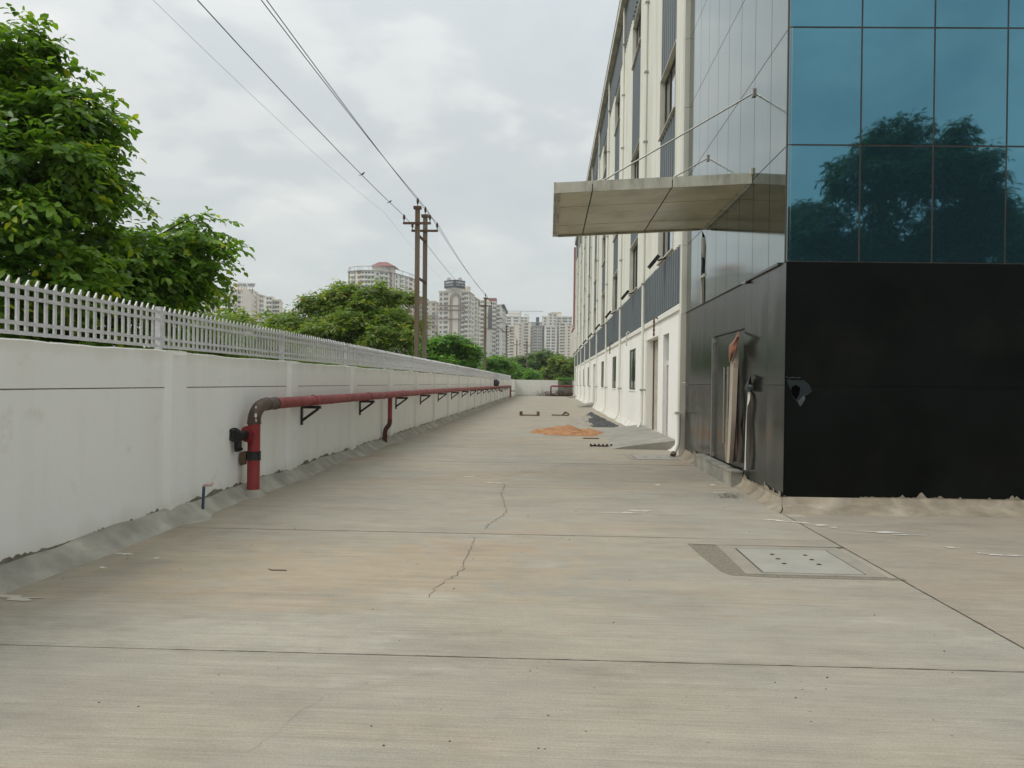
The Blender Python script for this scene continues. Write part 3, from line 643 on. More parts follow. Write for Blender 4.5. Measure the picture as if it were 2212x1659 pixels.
# ragged pale patches at the foot of the black skin
def ragged(n0, n1, f, name):
    Pa = []; Pb = []; u = n0; h = 0
    while u < n1:
        h = .8*h + .2*random.uniform(-.26, .21); hh = .168+max(0, h)+max(0, random.gauss(-.005, .008)); Pa.append(f(u, .14)); Pb.append(f(u, hh)); u += .025
    MB().grid([Pa, Pb], smooth=False).build(name, M['warmcement'], gb)
ragged(1.0, 14, lambda u, z: tuple(Vector((GX, GY, z))+fdir*u+fn_*.004), 'exposed_render')
ragged(GY+.05, 12.3, lambda u, z: (GX-.016, u, z), 'exposed_render')
ragged(15.4, GE, lambda u, z: (GX-.016, u, z), 'exposed_render')
st = MB().box(2.90, GX-.012, 12.3, 15.35, -.05, .23); st.box(2.89, GX-.01, 12.29, 15.36, .23, .255); tag(st.build('door_step', M['cement']), 'raw cement step under the glass door of the black building', 'step')
# peeling films
def strip(path, w0, w1, name, m, curl=.0, par=gb, n=26):
    # path: list of (dx out of wall, y, z); ribbon width runs along Y
    P = []; pts = [Vector((GX-p[0], p[1], p[2])) for p in path]
    fine = []
    for i in range(len(pts)-1):
        for k in range(6): fine.append(pts[i].lerp(pts[i+1], k/6))
    fine.append(pts[-1]); N_ = len(fine)
    for i, p in enumerate(fine):
        t = i/(N_-1); w = w0(t) if callable(w0) else w0+(w1-w0)*t
        row = []
        for k in range(7):
            s = k/6-.5; row.append((p.x - curl*(s*s*4)*w + .01*math.sin(9*t+4*s) - .012*math.sin(3+14*s), p.y+s*w, p.z+.02*math.sin(6*s)))
        P.append(row)
    b = MB().grid(P); return b.build(name, m, par)
def film(lp, rp, ol, om, orr, name, m):
    c2v = lambda p: (1387.9+.28438*p[0], 607.2+.28438*p[1])
    def res(pts, n=22):
        pts = [Vector(c2v(p)+(0,)) for p in pts]; ls = [0]
        for i in range(len(pts)-1): ls.append(ls[-1]+(pts[i+1]-pts[i]).length)
        out = []
        for k in range(n+1):
            t_ = ls[-1]*k/n; i = max(j for j in range(len(pts)-1) if ls[j] <= t_+1e-9); f_ = (t_-ls[i])/max(1e-6, ls[i+1]-ls[i]); out.append(pts[i].lerp(pts[i+1], f_))
        return out
    A_, B_ = res(lp), res(rp); P = []
    for i in range(len(A_)):
        t_ = i/(len(A_)-1); row = []; g_ = min(1, t_*5+.1)
        for k in range(9):
            u_ = k/8; of = (ol*(1-u_)+orr*u_ if u_ in (0, 1) else (ol+(om-ol)*u_/.35 if u_ < .35 else om+(orr-om)*(u_-.35)/.65))
            of = .022+of*g_+.010*math.sin(8*t_+2)*g_; q = A_[i].lerp(B_[i], u_); P_ = atX(q.x, q.y, GX-of); row.append(tuple(P_))
        P.append(row)
    return MB().grid(P, smooth=False).build(name, m, gb)
film([(668,600),(655,760),(635,1000),(622,1250),(630,1370)], [(678,620),(676,800),(668,1000),(660,1200),(650,1375)], .02, .05, .03, 'peeled_film_strip', M['filmtan'])
film([(712,950),(705,1100),(700,1300),(708,1360)], [(716,960),(719,1150),(716,1362)], .01, .03, .01, 'peeled_film_strip', M['filmbrown'])
film([(725,450),(690,560),(665,640),(662,800),(652,1100),(640,1380)], [(728,460),(730,600),(722,760),(712,1000),(700,1200),(686,1384)], .07, .14, .06, 'peeled_film_strip', M['filmbeige'])
film([(724,385),(700,440),(655,488),(655,560),(658,618)], [(730,378),(733,440),(722,480),(695,545),(668,612)], .12, .18, .13, 'peeled_film_fold', M['filmbrown'])
film([(800,838),(798,900),(792,950),(783,1100),(777,1300),(773,1432)], [(820,842),(815,900),(798,955),(791,1100),(786,1300),(785,1437)], .03, .06, .05, 'peeled_film_strip', M['splash'])
film([(815,705),(800,760),(775,800),(775,825),(800,838)], [(820,712),(828,760),(835,800),(836,830),(834,842)], .03, .09, .03, 'torn_film_flap', M['filmdark'])
# torn hole on the front skin
def fpt(px, py, off):
    d = ray(px, py); o = Vector((GX, GY, 0)) + fn_*off; t = ((o-CAMP).dot(fn_))/(d.dot(fn_)); return CAMP + d*t
fs = lambda cx, cy, off: fpt((2600+cx*.663)/1.8445, (1200+cy*.663)/1.8445, off)
MB().add([fs(x, y, .006) for x, y in [(808,470),(850,476),(905,474),(935,500),(955,540),(915,566),(905,600),(888,632),(868,604),(840,575),(828,530),(812,495)]], [tuple(range(12))]).build('torn_film_patch', M['filmdark'], gb)
MB().add([fs(x, y, .009) for x, y in [(838,515),(862,502),(888,520),(882,560),(862,592),(840,566),(832,540)]], [tuple(range(7))]).build('hole', mat('black_void', (.002, .002, .002), 1, 0, 1, spec=0), gb)
MB().add([fs(x, y, .03 if i % 2 else .012) for i, (x, y) in enumerate([(868,600),(890,585),(912,565),(918,588),(905,612),(888,634),(878,618)])], [tuple(range(7))]).build('torn_film_flap', M['filmgrey'], gb)
MB().tube([fs(x, y, .02) for x, y in [(800,452),(822,462),(845,458),(870,463),(888,458)]], .004, 4).tube([fs(x, y, .02) for x, y in [(905,474),(935,498),(955,540),(935,556),(915,567)]], .003, 4).build('frayed_edge', M['filmgrey'], gb)

# canopy
cn = thing('entrance_canopy', 'flat beige metal canopy hung on rods above the black building door', 'canopy', (GX, 12.0, 4.7))
cz = lambda x: 4.565 + (x-.08)*(4.72-4.565)/3.02
CX = [.066, .64, 1.87, GX-.01]; CY = [12.03, 13.05, 14.55, 15.53]
for i in range(3):
    for j in range(3):
        a, b = CX[i]+.010, CX[i+1]-.010; c, d_ = CY[j]+.013, CY[j+1]-.013
        MB().poly([(a, c, cz(a)+.012), (a, d_, cz(a)+.012), (b, d_, cz(b)+.012), (b, c, cz(b)+.012)], (0, 0, .02)).build('soffit_panel', M['canopy'], cn)
MB().poly([(.073, 12.03, cz(.1)+.045), (.073, 15.53, cz(.1)+.045), (GX, 15.53, cz(GX)+.05), (GX, 12.03, cz(GX)+.05)], (0, 0, .08)).build('deck', M['seal'], cn)
for a, b in (((.075), .632), (.645, 1.862), (1.877, GX-.005)):
    MB().poly([(a, 12.0, cz(a)), (b, 12.0, cz(b)), (b, 12.0, cz(b)+.165), (a, 12.0, cz(a)+.165)], (0, .028, 0)).build('fascia_panel', M['fascia'], cn)
MB().poly([(.075, 15.535, cz(.08)), (GX, 15.535, cz(GX)), (GX, 15.535, cz(GX)+.165), (.075, 15.535, cz(.08)+.165)], (0, .03, 0)).build('back_fascia', M['fascia'], cn)
MB().box(.04, .073, 12.0, 15.565, cz(.08)-.004, cz(.08)+.168).build('end_fascia', M['fascia'], cn)
rim = MB(); rim.bar((.12, 12.05, cz(.1)-.004), (.12, 15.5, cz(.1)-.004), .05, .03); rim.bar((GX-.04, 12.05, cz(GX)-.006), (GX-.04, 15.5, cz(GX)-.006), .07, .03); rim.bar((.15, 15.50, cz(.1)-.006), (GX-.1, 15.50, cz(3)-.006), .05, .03)
rim.build('edge_angle', M['fascia'], cn)
for (y, z) in ((11.98, 6.1), (15.4, 6.1)):
    yy = 12.12 if y < 13 else 15.4
    r_ = MB().tube([(.76, yy, cz(.76)+.165), (GX-.01, y, z)], .013, 8).build('tie_rod', M['steel'], cn)
    MB().tube([(.66, yy, cz(.7)+.155), (.80, yy, cz(.8)+.20)], .03, 8).build('rod_anchor', M['steel'], r_)
    MB().box(GX-.03, GX-.002, y-.04, y+.04, z-.06, z+.06).build('wall_lug', M['steel'], r_)
MB().box(GX-.035, GX-.002, 11.975, 12.02, cz(3)+.14, cz(3)+.24).build('hinge_lug', M['fascia'], cn)

# ------------------------------------------------------------------ warehouse
HX = 3.2; H0, H1 = 17.95, 92.0; ZR = 18.35; BAY = 8.2; PY0 = 25.6
wh = thing('warehouse', 'long cream and grey metal clad warehouse with a white ground floor', 'building', (HX, H0, 0))
MB().box(3.56, 30, H0, H1, 0, 18.1).build('core', M['seal'], wh)
# corner trim next to the glass block
for i, (a, b) in enumerate([(0, 1.66), (1.66, 3.22), (3.22, 4.78), (4.78, 6.33), (6.33, 7.9), (7.9, 9.45), (9.45, 11.0), (11.0, 12.6), (12.6, 14.2), (14.2, 15.8), (15.8, 17.4)]):
    o_ = .012 if a < 3 else 0
    MB().box(2.985-o_, 3.25, 17.6, 17.86, a+.004, b-.004).build('corner_trim', M['trim'], wh)
def openwall(y0, y1, z0, z1, ops, x0, x1, name, m):
    ysx = sorted({y0, y1, *[v for o in ops for v in o[:2]]}); zs = sorted({z0, z1, *[v for o in ops for v in o[2:4]]}); b = MB()
    for i in range(len(ysx)-1):
        for j in range(len(zs)-1):
            cy, cz_ = (ysx[i]+ysx[i+1])/2, (zs[j]+zs[j+1])/2
            if any(o[0] < cy < o[1] and o[2] < cz_ < o[3] for o in ops): continue
            b.box(x0, x1, ysx[i], ysx[i+1], zs[j], zs[j+1])
    return b.build(name, m, wh)
bays_y = [(17.86, PY0)] + [(PY0+BAY*i, PY0+BAY*(i+1)) for i in range(8)]; bays_y[-1] = (bays_y[-1][0], H1)
SH = (22.75, 25.45, .12, 3.05); DR = (20.75, 21.75, .14, 3.0); 
winz = (1.40, 2.95)
for bi, (a, b) in enumerate(bays_y):
    c = (a+b)/2; ops = []
    if bi == 0: ops = [SH, DR]
    elif bi == 4 or bi == 3: ops = [(c-1.5, c+1.5, .1, 3.0)] if bi == 4 else [(c-1.1, c+1.1, *winz)]
    else: ops = [(c-1.1, c+1.1, *winz)]
    openwall(a, b, -.1, 3.44, ops, HX, HX+.36 if bi == 0 else HX+.22, 'ground_floor_wall', M['wall2'])
    if bi and bi != 4:
        wy0, wy1 = c-1.1, c+1.1
        w = MB().box(HX+.03, HX+.07, wy0, wy0+.06, *winz).box(HX+.03, HX+.07, wy1-.06, wy1, *winz).box(HX+.03, HX+.07, wy0+.06, wy1-.06, winz[0], winz[0]+.06).box(HX+.03, HX+.07, wy0+.06, wy1-.06, winz[1]-.06, winz[1]).box(HX+.025, HX+.075, c-.03, c+.03, winz[0]+.06, winz[1]-.06).build('window', M['frame'], wh)
        for (p, q) in ((wy0+.06, c-.03), (c+.03, wy1-.06)): MB().box(HX+.045, HX+.055, p, q, winz[0]+.06, winz[1]-.06).build('pane', M['midpane'], w)
        MB().box(HX-.03, HX+.1, wy0-.05, wy1+.05, winz[0]-.05, winz[0]-.002).build('sill', M['wall2'], w)
    if bi == 4: MB().box(HX+.15, HX+.19, c-1.5, c+1.5, .1, 3.0).build('grey_door', M['shutter'], wh)
# roller shutter
sh = MB(); z = .12
slat = []
P = [[], []]
while z < 3.04:
    for (dx, dz) in ((0, 0), (-.012, .012), (-.012, .05), (0, .062)): P[0].append((HX+.27+dx, SH[0]+.03, z+dz)); P[1].append((HX+.27+dx, SH[1]-.03, z+dz))
    z += .075
sh.grid(P, smooth=False); sho = sh.build('roller_shutter', M['shutter'], wh)
MB().box(HX+.22, HX+.25, SH[1]-.03, SH[1]-.005, .12, 3.05).build('guide_channel', M['rust'], sho)
# mauve door with transom
dd = MB().box(HX+.14, HX+.18, DR[0]+.03, DR[1]-.03, .16, 2.15).build('side_door', M['mauve'], wh)
MB().box(HX+.125, HX+.14, DR[0]+.12, DR[1]-.12, .3, 1.0).box(HX+.125, HX+.14, DR[0]+.12, DR[1]-.12, 1.12, 2.05).build('door_panel', M['mauve'], dd)
MB().box(HX+.10, HX+.2, DR[0], DR[1], 2.15, 2.27).box(HX+.1, HX+.2, DR[0], DR[0]+.03, .14, 2.15).box(HX+.1, HX+.2, DR[1]-.03, DR[1], .14, 2.15).build('door_frame', M['white'], wh)
MB().box(HX+.13, HX+.15, DR[0]+.05, DR[1]-.05, 2.29, 2.95).build('transom_pane', M['pane'], wh)
# ledge
lg = [(HX-.06, 3.44), (HX-.075, 3.56), (HX-.03, 3.60), (HX+.1, 3.60), (HX+.1, 3.44)]
for (a, b) in bays_y: MB().poly([(x, a+.01, z) for x, z in lg], (0, b-a-.02, 0)).build('ledge', M['wall2'], wh)
# corrugated sheets
def corr(y0, y1, z0, z1, m, name, pitch=.2, dep=.032, x=HX):
    P = [[], []]; y = y0; n = max(1, round((y1-y0)/pitch)); p = (y1-y0)/n
    for i in range(n):
        for (t, d_) in ((0, 0), (.55, 0), (.65, -dep), (.90, -dep)):
            yy = y0+(i+t)*p
            for r_, z in ((0, z0), (1, z1)): P[r_].append((x+d_, yy, z))
    for r_, z in ((0, z0), (1, z1)): P[r_].append((x, y1, z))
    b = MB().grid(P, smooth=False)
    b.box(x+.003, x+.05, y0, y1, z0, z1); return b.build(name, m, wh)
wz = [(5.15, 6.98), (8.80, 10.48), (14.15, 15.75)]
wmesh = {}
def upper_window(c, hw, z0, z1):
    key = round(z1-z0, 2)
    if key not in wmesh:
        h = z1-z0; f = MB()
        f.box(.10, .16, -hw, -hw+.07, 0, h).box(.10, .16, hw-.07, hw, 0, h).box(.10, .16, -hw+.07, hw-.07, 0, .07).box(.10, .16, -hw+.07, hw-.07, h-.07, h)
        for s in (-1, 1): f.box(.095, .165, s*hw/3-.03, s*hw/3+.03, .07, h-.07)
        p = MB().box(.125, .135, -hw/3+.03, hw/3-.03, .07, h-.07); q = MB().box(.125, .135, hw/3+.03, hw-.07, .07, h-.07)
        rv = MB().box(-.045, .3, -hw-.03, -hw, -.02, h+.02).box(-.045, .3, hw, hw+.03, -.02, h+.02).box(-.045, .3, -hw, hw, h, h+.03).poly([(-.09, -hw-.03, -.05), (-.09, -hw-.03, -.02), (.3, -hw-.03, .0), (.3, -hw-.03, -.03)], (0, 2*hw+.06, 0))
        wmesh[key] = (f.mesh('window', M['frame']), p.mesh('pane', M['pane']), q.mesh('pane', M['pane']), rv.mesh('reveal', M['trim']))
    f, p, q, rv = wmesh[key]; w = inst(f, 'window', wh, (HX, c, z0))
    inst(p, 'pane', w, (HX, c, z0)); inst(q, 'pane', w, (HX, c, z0)); inst(q, 'pane', w, (HX, c-hw*4/3+.04, z0)); inst(rv, 'reveal', w, (HX, c, z0))
dpm = {}
for bi, (a, b) in enumerate(bays_y):
    c = (a+b)/2 - (.3 if bi else .35); hw = 1.4
    lo, hi = a+.07, b-.07
    corr(lo, hi, 3.62, 5.03, M['grey'], 'grey_sheet', .36, .05)
    corr(lo, c-hw-.03, 5.05, 16.2, M['cream'], 'cream_sheet', .32, .045)
    corr(c+hw+.03, hi, 5.05, 16.2, M['cream'], 'cream_sheet', .32, .045)
    for (z0, z1) in ((6.98+.03, 8.78), (10.51, 14.12), (15.78, 16.2)): corr(c-hw-.03, c+hw+.03, z0, z1, M['grey'], 'grey_sheet', .36, .05, x=HX+.03)
    corr(lo, hi, 16.22, 18.1, M['grey'], 'grey_sheet', .36, .05)
    MB().box(HX-.012, HX+.3, c-hw-.03, c+hw+.03, 5.03, 5.12).build('flashing', M['trim'], wh)
    for (z0, z1) in wz: upper_window(c, hw, z0, z1)
    # corrugated edge flashing strips
    MB().box(HX-.02, HX+.06, a-.06, a+.06, 3.6, 18.1).build('cover_strip', M['cream'], wh)
# gutter and eaves
MB().box(2.92, 3.6, H0-.1, H1+.1, 18.12, 18.17).build('soffit', M['trim'], wh)
MB().box(2.90, 2.93, H0-.1, H1+.1, 18.05, 18.42).build('gutter', M['trim'], wh)
MB().box(2.885, 2.905, H0-.1, H1+.1, 18.38, 18.47).build('gutter_lip', M['rust'], wh)
MB().box(2.93, 30, H0-.1, H1+.1, 18.38, 18.42).build('roof', M['grey'], wh)
# far red end fin
MB().box(2.82, 3.7, 92.12, 92.5, 8.4, 17.9).build('end_fin', M['pink'], wh)
MB().poly([(2.80, 92.0, 8.2), (2.60, 92.0, 7.7), (2.75, 92.0, 7.7), (3.15, 92.0, 8.4)], (0, .4, 0)).build('end_bracket', M['troof'], wh)
# wall foot fillet
rows = [[] for _ in range(4)]
y = 17.9
while y < H1:
    for i, (dx, z) in enumerate([(.02, .20), (-.06, .14), (-.16, .03), (-.24, -.003)]): rows[i].append((HX+dx*(1+.1*nv(y, .8)), y, z))
    y += .3
fil(rows, 'white_fillet', mat('white_painted_fillet', (.62, .60, .53), .85, .15, 3, .4, 20), wh)
# down pipes
clipm = MB().box(-.07, .12, -.075, .075, 0, .05).mesh('pipe_clip', M['steel'])
for i in range(9):
    y = PY0+BAY*i if i < 8 else 91.6
    p = MB().tube([(3.085, y, 18.1), (3.085, y, .55), (3.075, y-.01, .38), (3.02, y-.03, .26), (2.93, y-.06, .10), (2.90, y-.07, .07)], .052, 10)
    o = p.build('downpipe', M['cream'], wh)
    for z in (1.4, 4.9, 7.0, 9.6, 11.9, 14.2, 16.4): inst(clipm, 'pipe_clip', o, (3.085, y, z))
# pipe cluster beside corner trim
p = MB().tube([(3.04, 17.99, 3.3), (3.04, 18.0, .80), (3.03, 17.96, .5), (3.02, 17.9, .42)], .045, 10).tube([(3.0, 17.92, .95), (2.90, 17.75, .95)], .03, 8)
p.build('downpipe', M['cream'], wh)
t = thing('drain_outlet', 'white drainpipe outlet elbow at the foot of the corner trim', 'pipe', (2.93, 17.45, 0))
MB().tube([(2.93, 17.48, .98), (2.93, 17.47, .40), (2.91, 17.44, .26), (2.84, 17.36, .12), (2.80, 17.30, .05)], .055, 12).build('bent_pipe', M['wall2'], t)
MB().tube([(2.82, 17.33, .09), (2.785, 17.285, .03)], .062, 12).build('outlet_collar', M['rust'], t)
MB().box(2.86, 3.0, 17.42, 17.54, .96, 1.0).build('bracket', M['trim'], t)
# ramps
def ramp(x0, y0, y1, h, label):
    b = MB(); n = 10; P = []
    for i in range(n+1):
        y = y0+(y1-y0)*i/n; row = []
        for j in range(7):
            t_ = j/6; x = x0+(HX-.02-x0)*t_ + (.12*nv(y, .9)*(1-t_) if x0 < 2 else 0); z = h*t_**.8+.002
            if i == 0 or i == n: pass
            row.append((x, y, z))
        P.append(row)
    b.grid(P, smooth=True)
    b.add([(p[0], p[1], -.01) for p in P[0]]+P[0], [(j, j+1, 8+j, 7+j) for j in range(6)])
    b.add([(p[0], p[1], -.01) for p in P[-1]]+P[-1], [(j, 7+j, 8+j, j+1) for j in range(6)])
    tag(b.build('ramp', M['ramp']), label, 'ramp')
M['ramp'] = mat('smooth_ramp_cement', (.27, .26, .225), .85, .15, 2, .3, 30, col2=(.33, .31, .26))
ramp(1.7, 19.1, 26.6, .23, 'smooth grey cement ramp rising to the roller shutter and mauve door')
ramp(2.0, 52.4, 56.6, .25, 'small cement ramp at the doorway far along the warehouse')
ramp(2.1, 86.5, 89.5, .25, 'farthest small cement ramp at the end of the warehouse')
# floodlights, bay by bay
def flood(y, label, first=[None]):
    if first[0] is None:
        t = thing('floodlight', label, 'floodlight', (HX, y, 5.1), 'floodlights along the warehouse')
        MB().bar((HX, y, 5.10), (2.96, y-.05, 5.02), .04, .04).build('arm', M['black'], t)
        hd = MB(); c = Vector((2.84, y-.08, 4.98)); ax = Vector((-.62, -.1, -.78)).normalized(); sd_ = Vector((0, 1, 0)); upn = ax.cross(sd_).normalized()
        hd.add([c+a_*sd_*.16+b_*upn*.05+c_*ax*.2 for c_ in (-1, 1) for a_, b_ in ((-1,-1),(1,-1),(1,1),(-1,1))], [(0,3,2,1),(4,5,6,7),(0,1,5,4),(1,2,6,5),(2,3,7,6),(3,0,4,7)])
        ho = hd.build('housing', M['black'], t)
        gl = MB(); gl.add([c+a_*sd_*.13-upn*(.053)*1+c_*ax*.16 for c_, a_ in ((-1,-1),(-1,1),(1,1),(1,-1))], [(0,1,2,3)]); gl.build('lens', M['pane'], ho)
        first[0] = (t, y); return
    src, y0 = first[0]; r = src.copy(); COL.objects.link(r); r.location.y = y; r['label'] = label
    for ch in src.children:
        c = ch.copy(); COL.objects.link(c); c.parent = r
        for g_ in ch.children: d_ = g_.copy(); COL.objects.link(d_); d_.parent = c
where = ['nearest the glass block, over the roller shutter bay', 'second from the glass block', 'third from the glass block', 'fourth from the glass block', 'fifth from the glass block', 'sixth from the glass block', 'seventh from the glass block', 'eighth from the glass block', 'at the far end of the warehouse']
for bi, (a, b) in enumerate(bays_y): flood((a+b)/2-.35, 'black floodlight under a warehouse window, '+where[bi])
for i, (y, z, m, lb) in enumerate([(22.4, 3.5, M['rust'], 'rusty bent conduit stub hanging from the ledge over the roller shutter'), (30.2, 3.6, M['trim'], 'pale bent conduit stub hanging from the ledge beyond the roller shutter'), (38.4, 3.6, M['rust'], 'rusty bent conduit stub hanging from the ledge over the second window')]):
    b = MB().tube([(HX-.06, y, z+.02), (HX-.14, y, z+.05), (HX-.18, y, z), (HX-.18, y, z-.5)], .025, 6)
    for k in range(4): b.box(HX-.21, HX-.15, y-.03, y+.03, z-.1-.12*k, z-.06-.12*k)
    tag(b.build('conduit_stub', m), lb, 'conduit')

# ------------------------------------------------------------------ piles and small things on the yard
def pile(cx, cy, rx, ry, h, mats, name, label, cat, peaks, seed, mfun=None, n=44):
    rr = random.Random(seed); ph = [rr.uniform(0, 6.28) for _ in range(8)]
    b = MB(); V_ = []; 
    for i in range(n+1):
        for j in range(n+1):
            u = -1.25+2.5*i/n; v = -1.25+2.5*j/n; t = math.atan2(v, u); edge = 1+.16*math.sin(2*t+ph[0])+.1*math.sin(3*t+ph[1])+.07*math.sin(5*t+ph[2])
            r = math.hypot(u, v)/edge; base = max(0, 1-r)
            z = 0
            for (pu, pv, s, hh) in peaks: z = max(z, hh*max(0, 1-math.hypot(u-pu, v-pv)/s))
            z = h*(z*.9+.12*base**.5*(base > 0)) + (h*.04*(math.sin(11*u+ph[3])*math.sin(9*v+ph[4]) + .6*math.sin(23*u+ph[5])*math.sin(19*v+ph[6]))+rr.uniform(0, .012) if base > .03 else 0)
            V_.append((cx+rx*u, cy+ry*v, z-.012 if base <= 0 else max(z, .002)))
    fs_ = []; c = n+1
    for i in range(n):
        for j in range(n): fs_.append((i*c+j, (i+1)*c+j, (i+1)*c+j+1, i*c+j+1))
    b.add(V_, fs_, 0, True)
    if mfun:
        for k, f in enumerate(b.f): b.m[k] = mfun(np.mean([V_[q] for q in f], axis=0))
    return tag(b.build(name, mats), label, cat, kind='stuff')
pile(.75, 25.4, 1.1, 1.5, .24, [M['sand']], 'sand_heap', 'low heap of orange sand spread on the concrete yard', 'sand', [(-.3, .1, .8, .8), (-.05, .3, .45, .95), (.5, .0, .5, .5), (-.75, 0, .5, .5), (.15, -.3, .3, .55)], 3)
splat(1.2, 24.4, 1.15, .8, .0045, M['sand'], 'spilt_sand', yard, 40, .6)
pile(1.75, 30.2, .95, 1.5, .50, [M['gravel'], M['palesand']], 'gravel_heap', 'heap of dark grey gravel beside pale sand near the warehouse', 'gravel', [(-.1, -.1, 1.0, 1.0), (.6, -.2, .5, .33)], 5, lambda p: 1 if p[0] < 1.58+.1*math.sin(9*p[1])+.05*math.sin(31*p[1]) else 0)
def clampthing(px, py, label, kind):
    p = gnd(px, py); t = thing('steel_offcut', label, 'steel offcut', p)
    w = .42
    MB().bar(p+Vector((-w, 0, .03)), p+Vector((w, 0, .03)), .05, .05).build('bar', M['rust'], t)
    if kind == 0:
        for s in (-1, 1): MB().box(p.x+s*w-.07, p.x+s*w+.07, p.y-.08, p.y+.08, 0, .21).build('end_plate', M['rust'], t)
    else:
        MB().tube([p+Vector((.1, 0, .05)), p+Vector((.2, 0, .12)), p+Vector((.3, 0, .17)), p+Vector((.45, 0, .06))], .04, 6).build('bent_arm', M['rust'], t)
        MB().box(p.x+.18, p.x+.3, p.y-.06, p.y+.06, .1, .2).build('clip', M['rust'], t)
clampthing(1144, 898, 'rusty steel bar with an upright plate at each end lying on the yard', 0)
clampthing(1210, 898, 'rusty bent steel piece lying on the yard before the gravel heap', 1)
p = gnd(1278, 948); tag(MB().bar(p+Vector((-.25, 0, .015)), p+Vector((.22, .02, .015)), .03, .03).build('wooden_batten', M['bark']), 'thin brown stick lying on the concrete in front of the sand heap', 'stick')
p = gnd(1298, 964.5); t = thing('metal_grating', 'short black metal grating strip lying on the yard left of the ramp', 'grating', p)
for s in (-1, 1): MB().bar(p+Vector((-.28, s*.08, .02)), p+Vector((.28, s*.08, .012)), .02, .018).build('side_bar', M['black'], t)
for k in range(6): MB().bar(p+Vector((-.26+.104*k, -.08, .045)), p+Vector((-.26+.104*k, .08, .035)), .04, .05).build('rung', M['black'], t)
p = gnd(596, 1233); tag(MB().tube([p+Vector((-.08, .05, .004)), p+Vector((-.04, 0, .006)), p+Vector((.05, .01, .004)), p+Vector((.09, .0, .006))], .004, 4).build('twig', M['bark']), 'tiny dry twig lying on the concrete in the left foreground', 'twig')

# ------------------------------------------------------------------ power line
def ins(b, p, h=.16): 
    b.tube([p, p+Vector((0,0,h*.3)), p+Vector((0,0,h*.35)), p+Vector((0,0,h*.6)), p+Vector((0,0,h*.65)), p+Vector((0,0,h))], [.02, .02, .055, .05, .065, .03], 8)
def hpole(x, y, label, arms=1, w=.11, H=9.35, armz=8.62, pair=False):
    t = thing('power_pole', label, 'power pole', (x, y, 0))
    MB().bar((x+.06, y, -.1), (x, y, H), w*2*.92, w*1.7).build('pole', M['pole'], t)
    a = MB().bar((x-.62, y-.12, armz), (x+.62, y-.12, armz), .08, .1).build('cross_arm', M['rust'], t)
    for sx in (-.58, .58): b = MB(); ins(b, Vector((x+sx, y-.12, armz+.06)), .32); b.build('insulator', M['rust'], a)
    c = MB().bar((x-.17, y-.02, H-.02), (x+.17, y-.02, H-.02), .24, .12).build('top_bracket', M['rust'], t)
    b = MB(); ins(b, Vector((x, y, H+.05)), .36); b.build('insulator', M['rust'], c)
    return t
tA = hpole(-5.93, 34.0, 'nearer concrete power pole of the tall pair behind the white wall')
tB = hpole(-5.86, 35.7, 'farther concrete power pole of the tall pair behind the white wall')
for z in (8.15, 6.25): MB().bar((-5.93, 34.1, z), (-5.82, 35.95, z-.02), .08, .1).build('tie_beam', M['rust'], tA)
PYs = [34.0, 70.5, 106, 142]
hpole(-5.9, 70.5, 'single rusty power pole standing in front of the pale towers')
hpole(-5.9, 106, 'third and thinner power pole before the beige towers')
hpole(-5.95, 142, 'small distant power pole among the far trees')
hpole(-4.2, 146, 'smallest distant power pole beside another above the far trees')
def cable(pts, r, label, name='power_cable', sag=.5):
    b = MB(); out = []
    for i in range(len(pts)-1):
        p, q = Vector(pts[i]), Vector(pts[i+1])
        for k in range(14):
            t = k/14; out.append(p.lerp(q, t) - Vector((0, 0, sag*4*t*(1-t)*min(1, (q-p).length/40))))
    out.append(Vector(pts[-1])); b.tube(out, r, 5); tag(b.build(name, M['wire']), label, 'cable')
cable([(-7.4, -2, 9.05), (-7.55, 34.5, 9.25), (-7.5, 75, 9.3), (-7.5, 112, 9.3)], .0035, 'faint thin cable running left of the pole pair', sag=.55)
cable([(-6.65, -2, 9.0), (-6.55, 33.88, 8.98), (-6.48, 35.58, 8.95), (-6.48, 70.38, 9.0), (-6.48, 105.9, 9.0), (-6.5, 141.9, 9.0)], .011, 'middle dark power cable with two birds on it', sag=.42)
cable([(-6.15, -2, 9.75), (-5.93, 34, 9.76), (-5.86, 35.7, 9.74), (-5.9, 70.5, 9.76), (-5.9, 106, 9.76), (-5.95, 142, 9.76)], .011, 'dark power cable running over the tops of the poles', sag=.35)
cable([(-5.55, -2, 9.25), (-5.35, 33.88, 8.98), (-5.28, 35.58, 8.98), (-5.32, 70.38, 9.0), (-5.3, 105.9, 9.0), (-5.35, 141.9, 9.0)], .010, 'right hand power cable on the ends of the cross arms', sag=.35)
def bird(px, py, Y, label):
    c = atY(px, py, Y); t = MB(); q0 = c.copy()
    t.tube([c+Vector((-.10, 0, -.03)), c+Vector((-.05, 0, .0)), c+Vector((0, 0, .03)), c+Vector((.05, 0, .06)), c+Vector((.08, 0, .10)), c+Vector((.11, 0, .105)), c+Vector((.14, 0, .10))], [.008, .03, .05, .045, .032, .025, .004], 8)
    t.bar(c+Vector((-.08, 0, -.02)), c+Vector((-.2, 0, -.07)), .04, .015); t.v = [tuple(q0+(Vector(v_)-q0)*.65) for v_ in t.v]; tag(t.build('bird', M['black']), label, 'bird')
bird(783, 377, 26.9, 'small dark bird perched higher up the middle cable')
bird(842, 437, 31.3, 'small dark bird on the middle cable close to the pole pair')
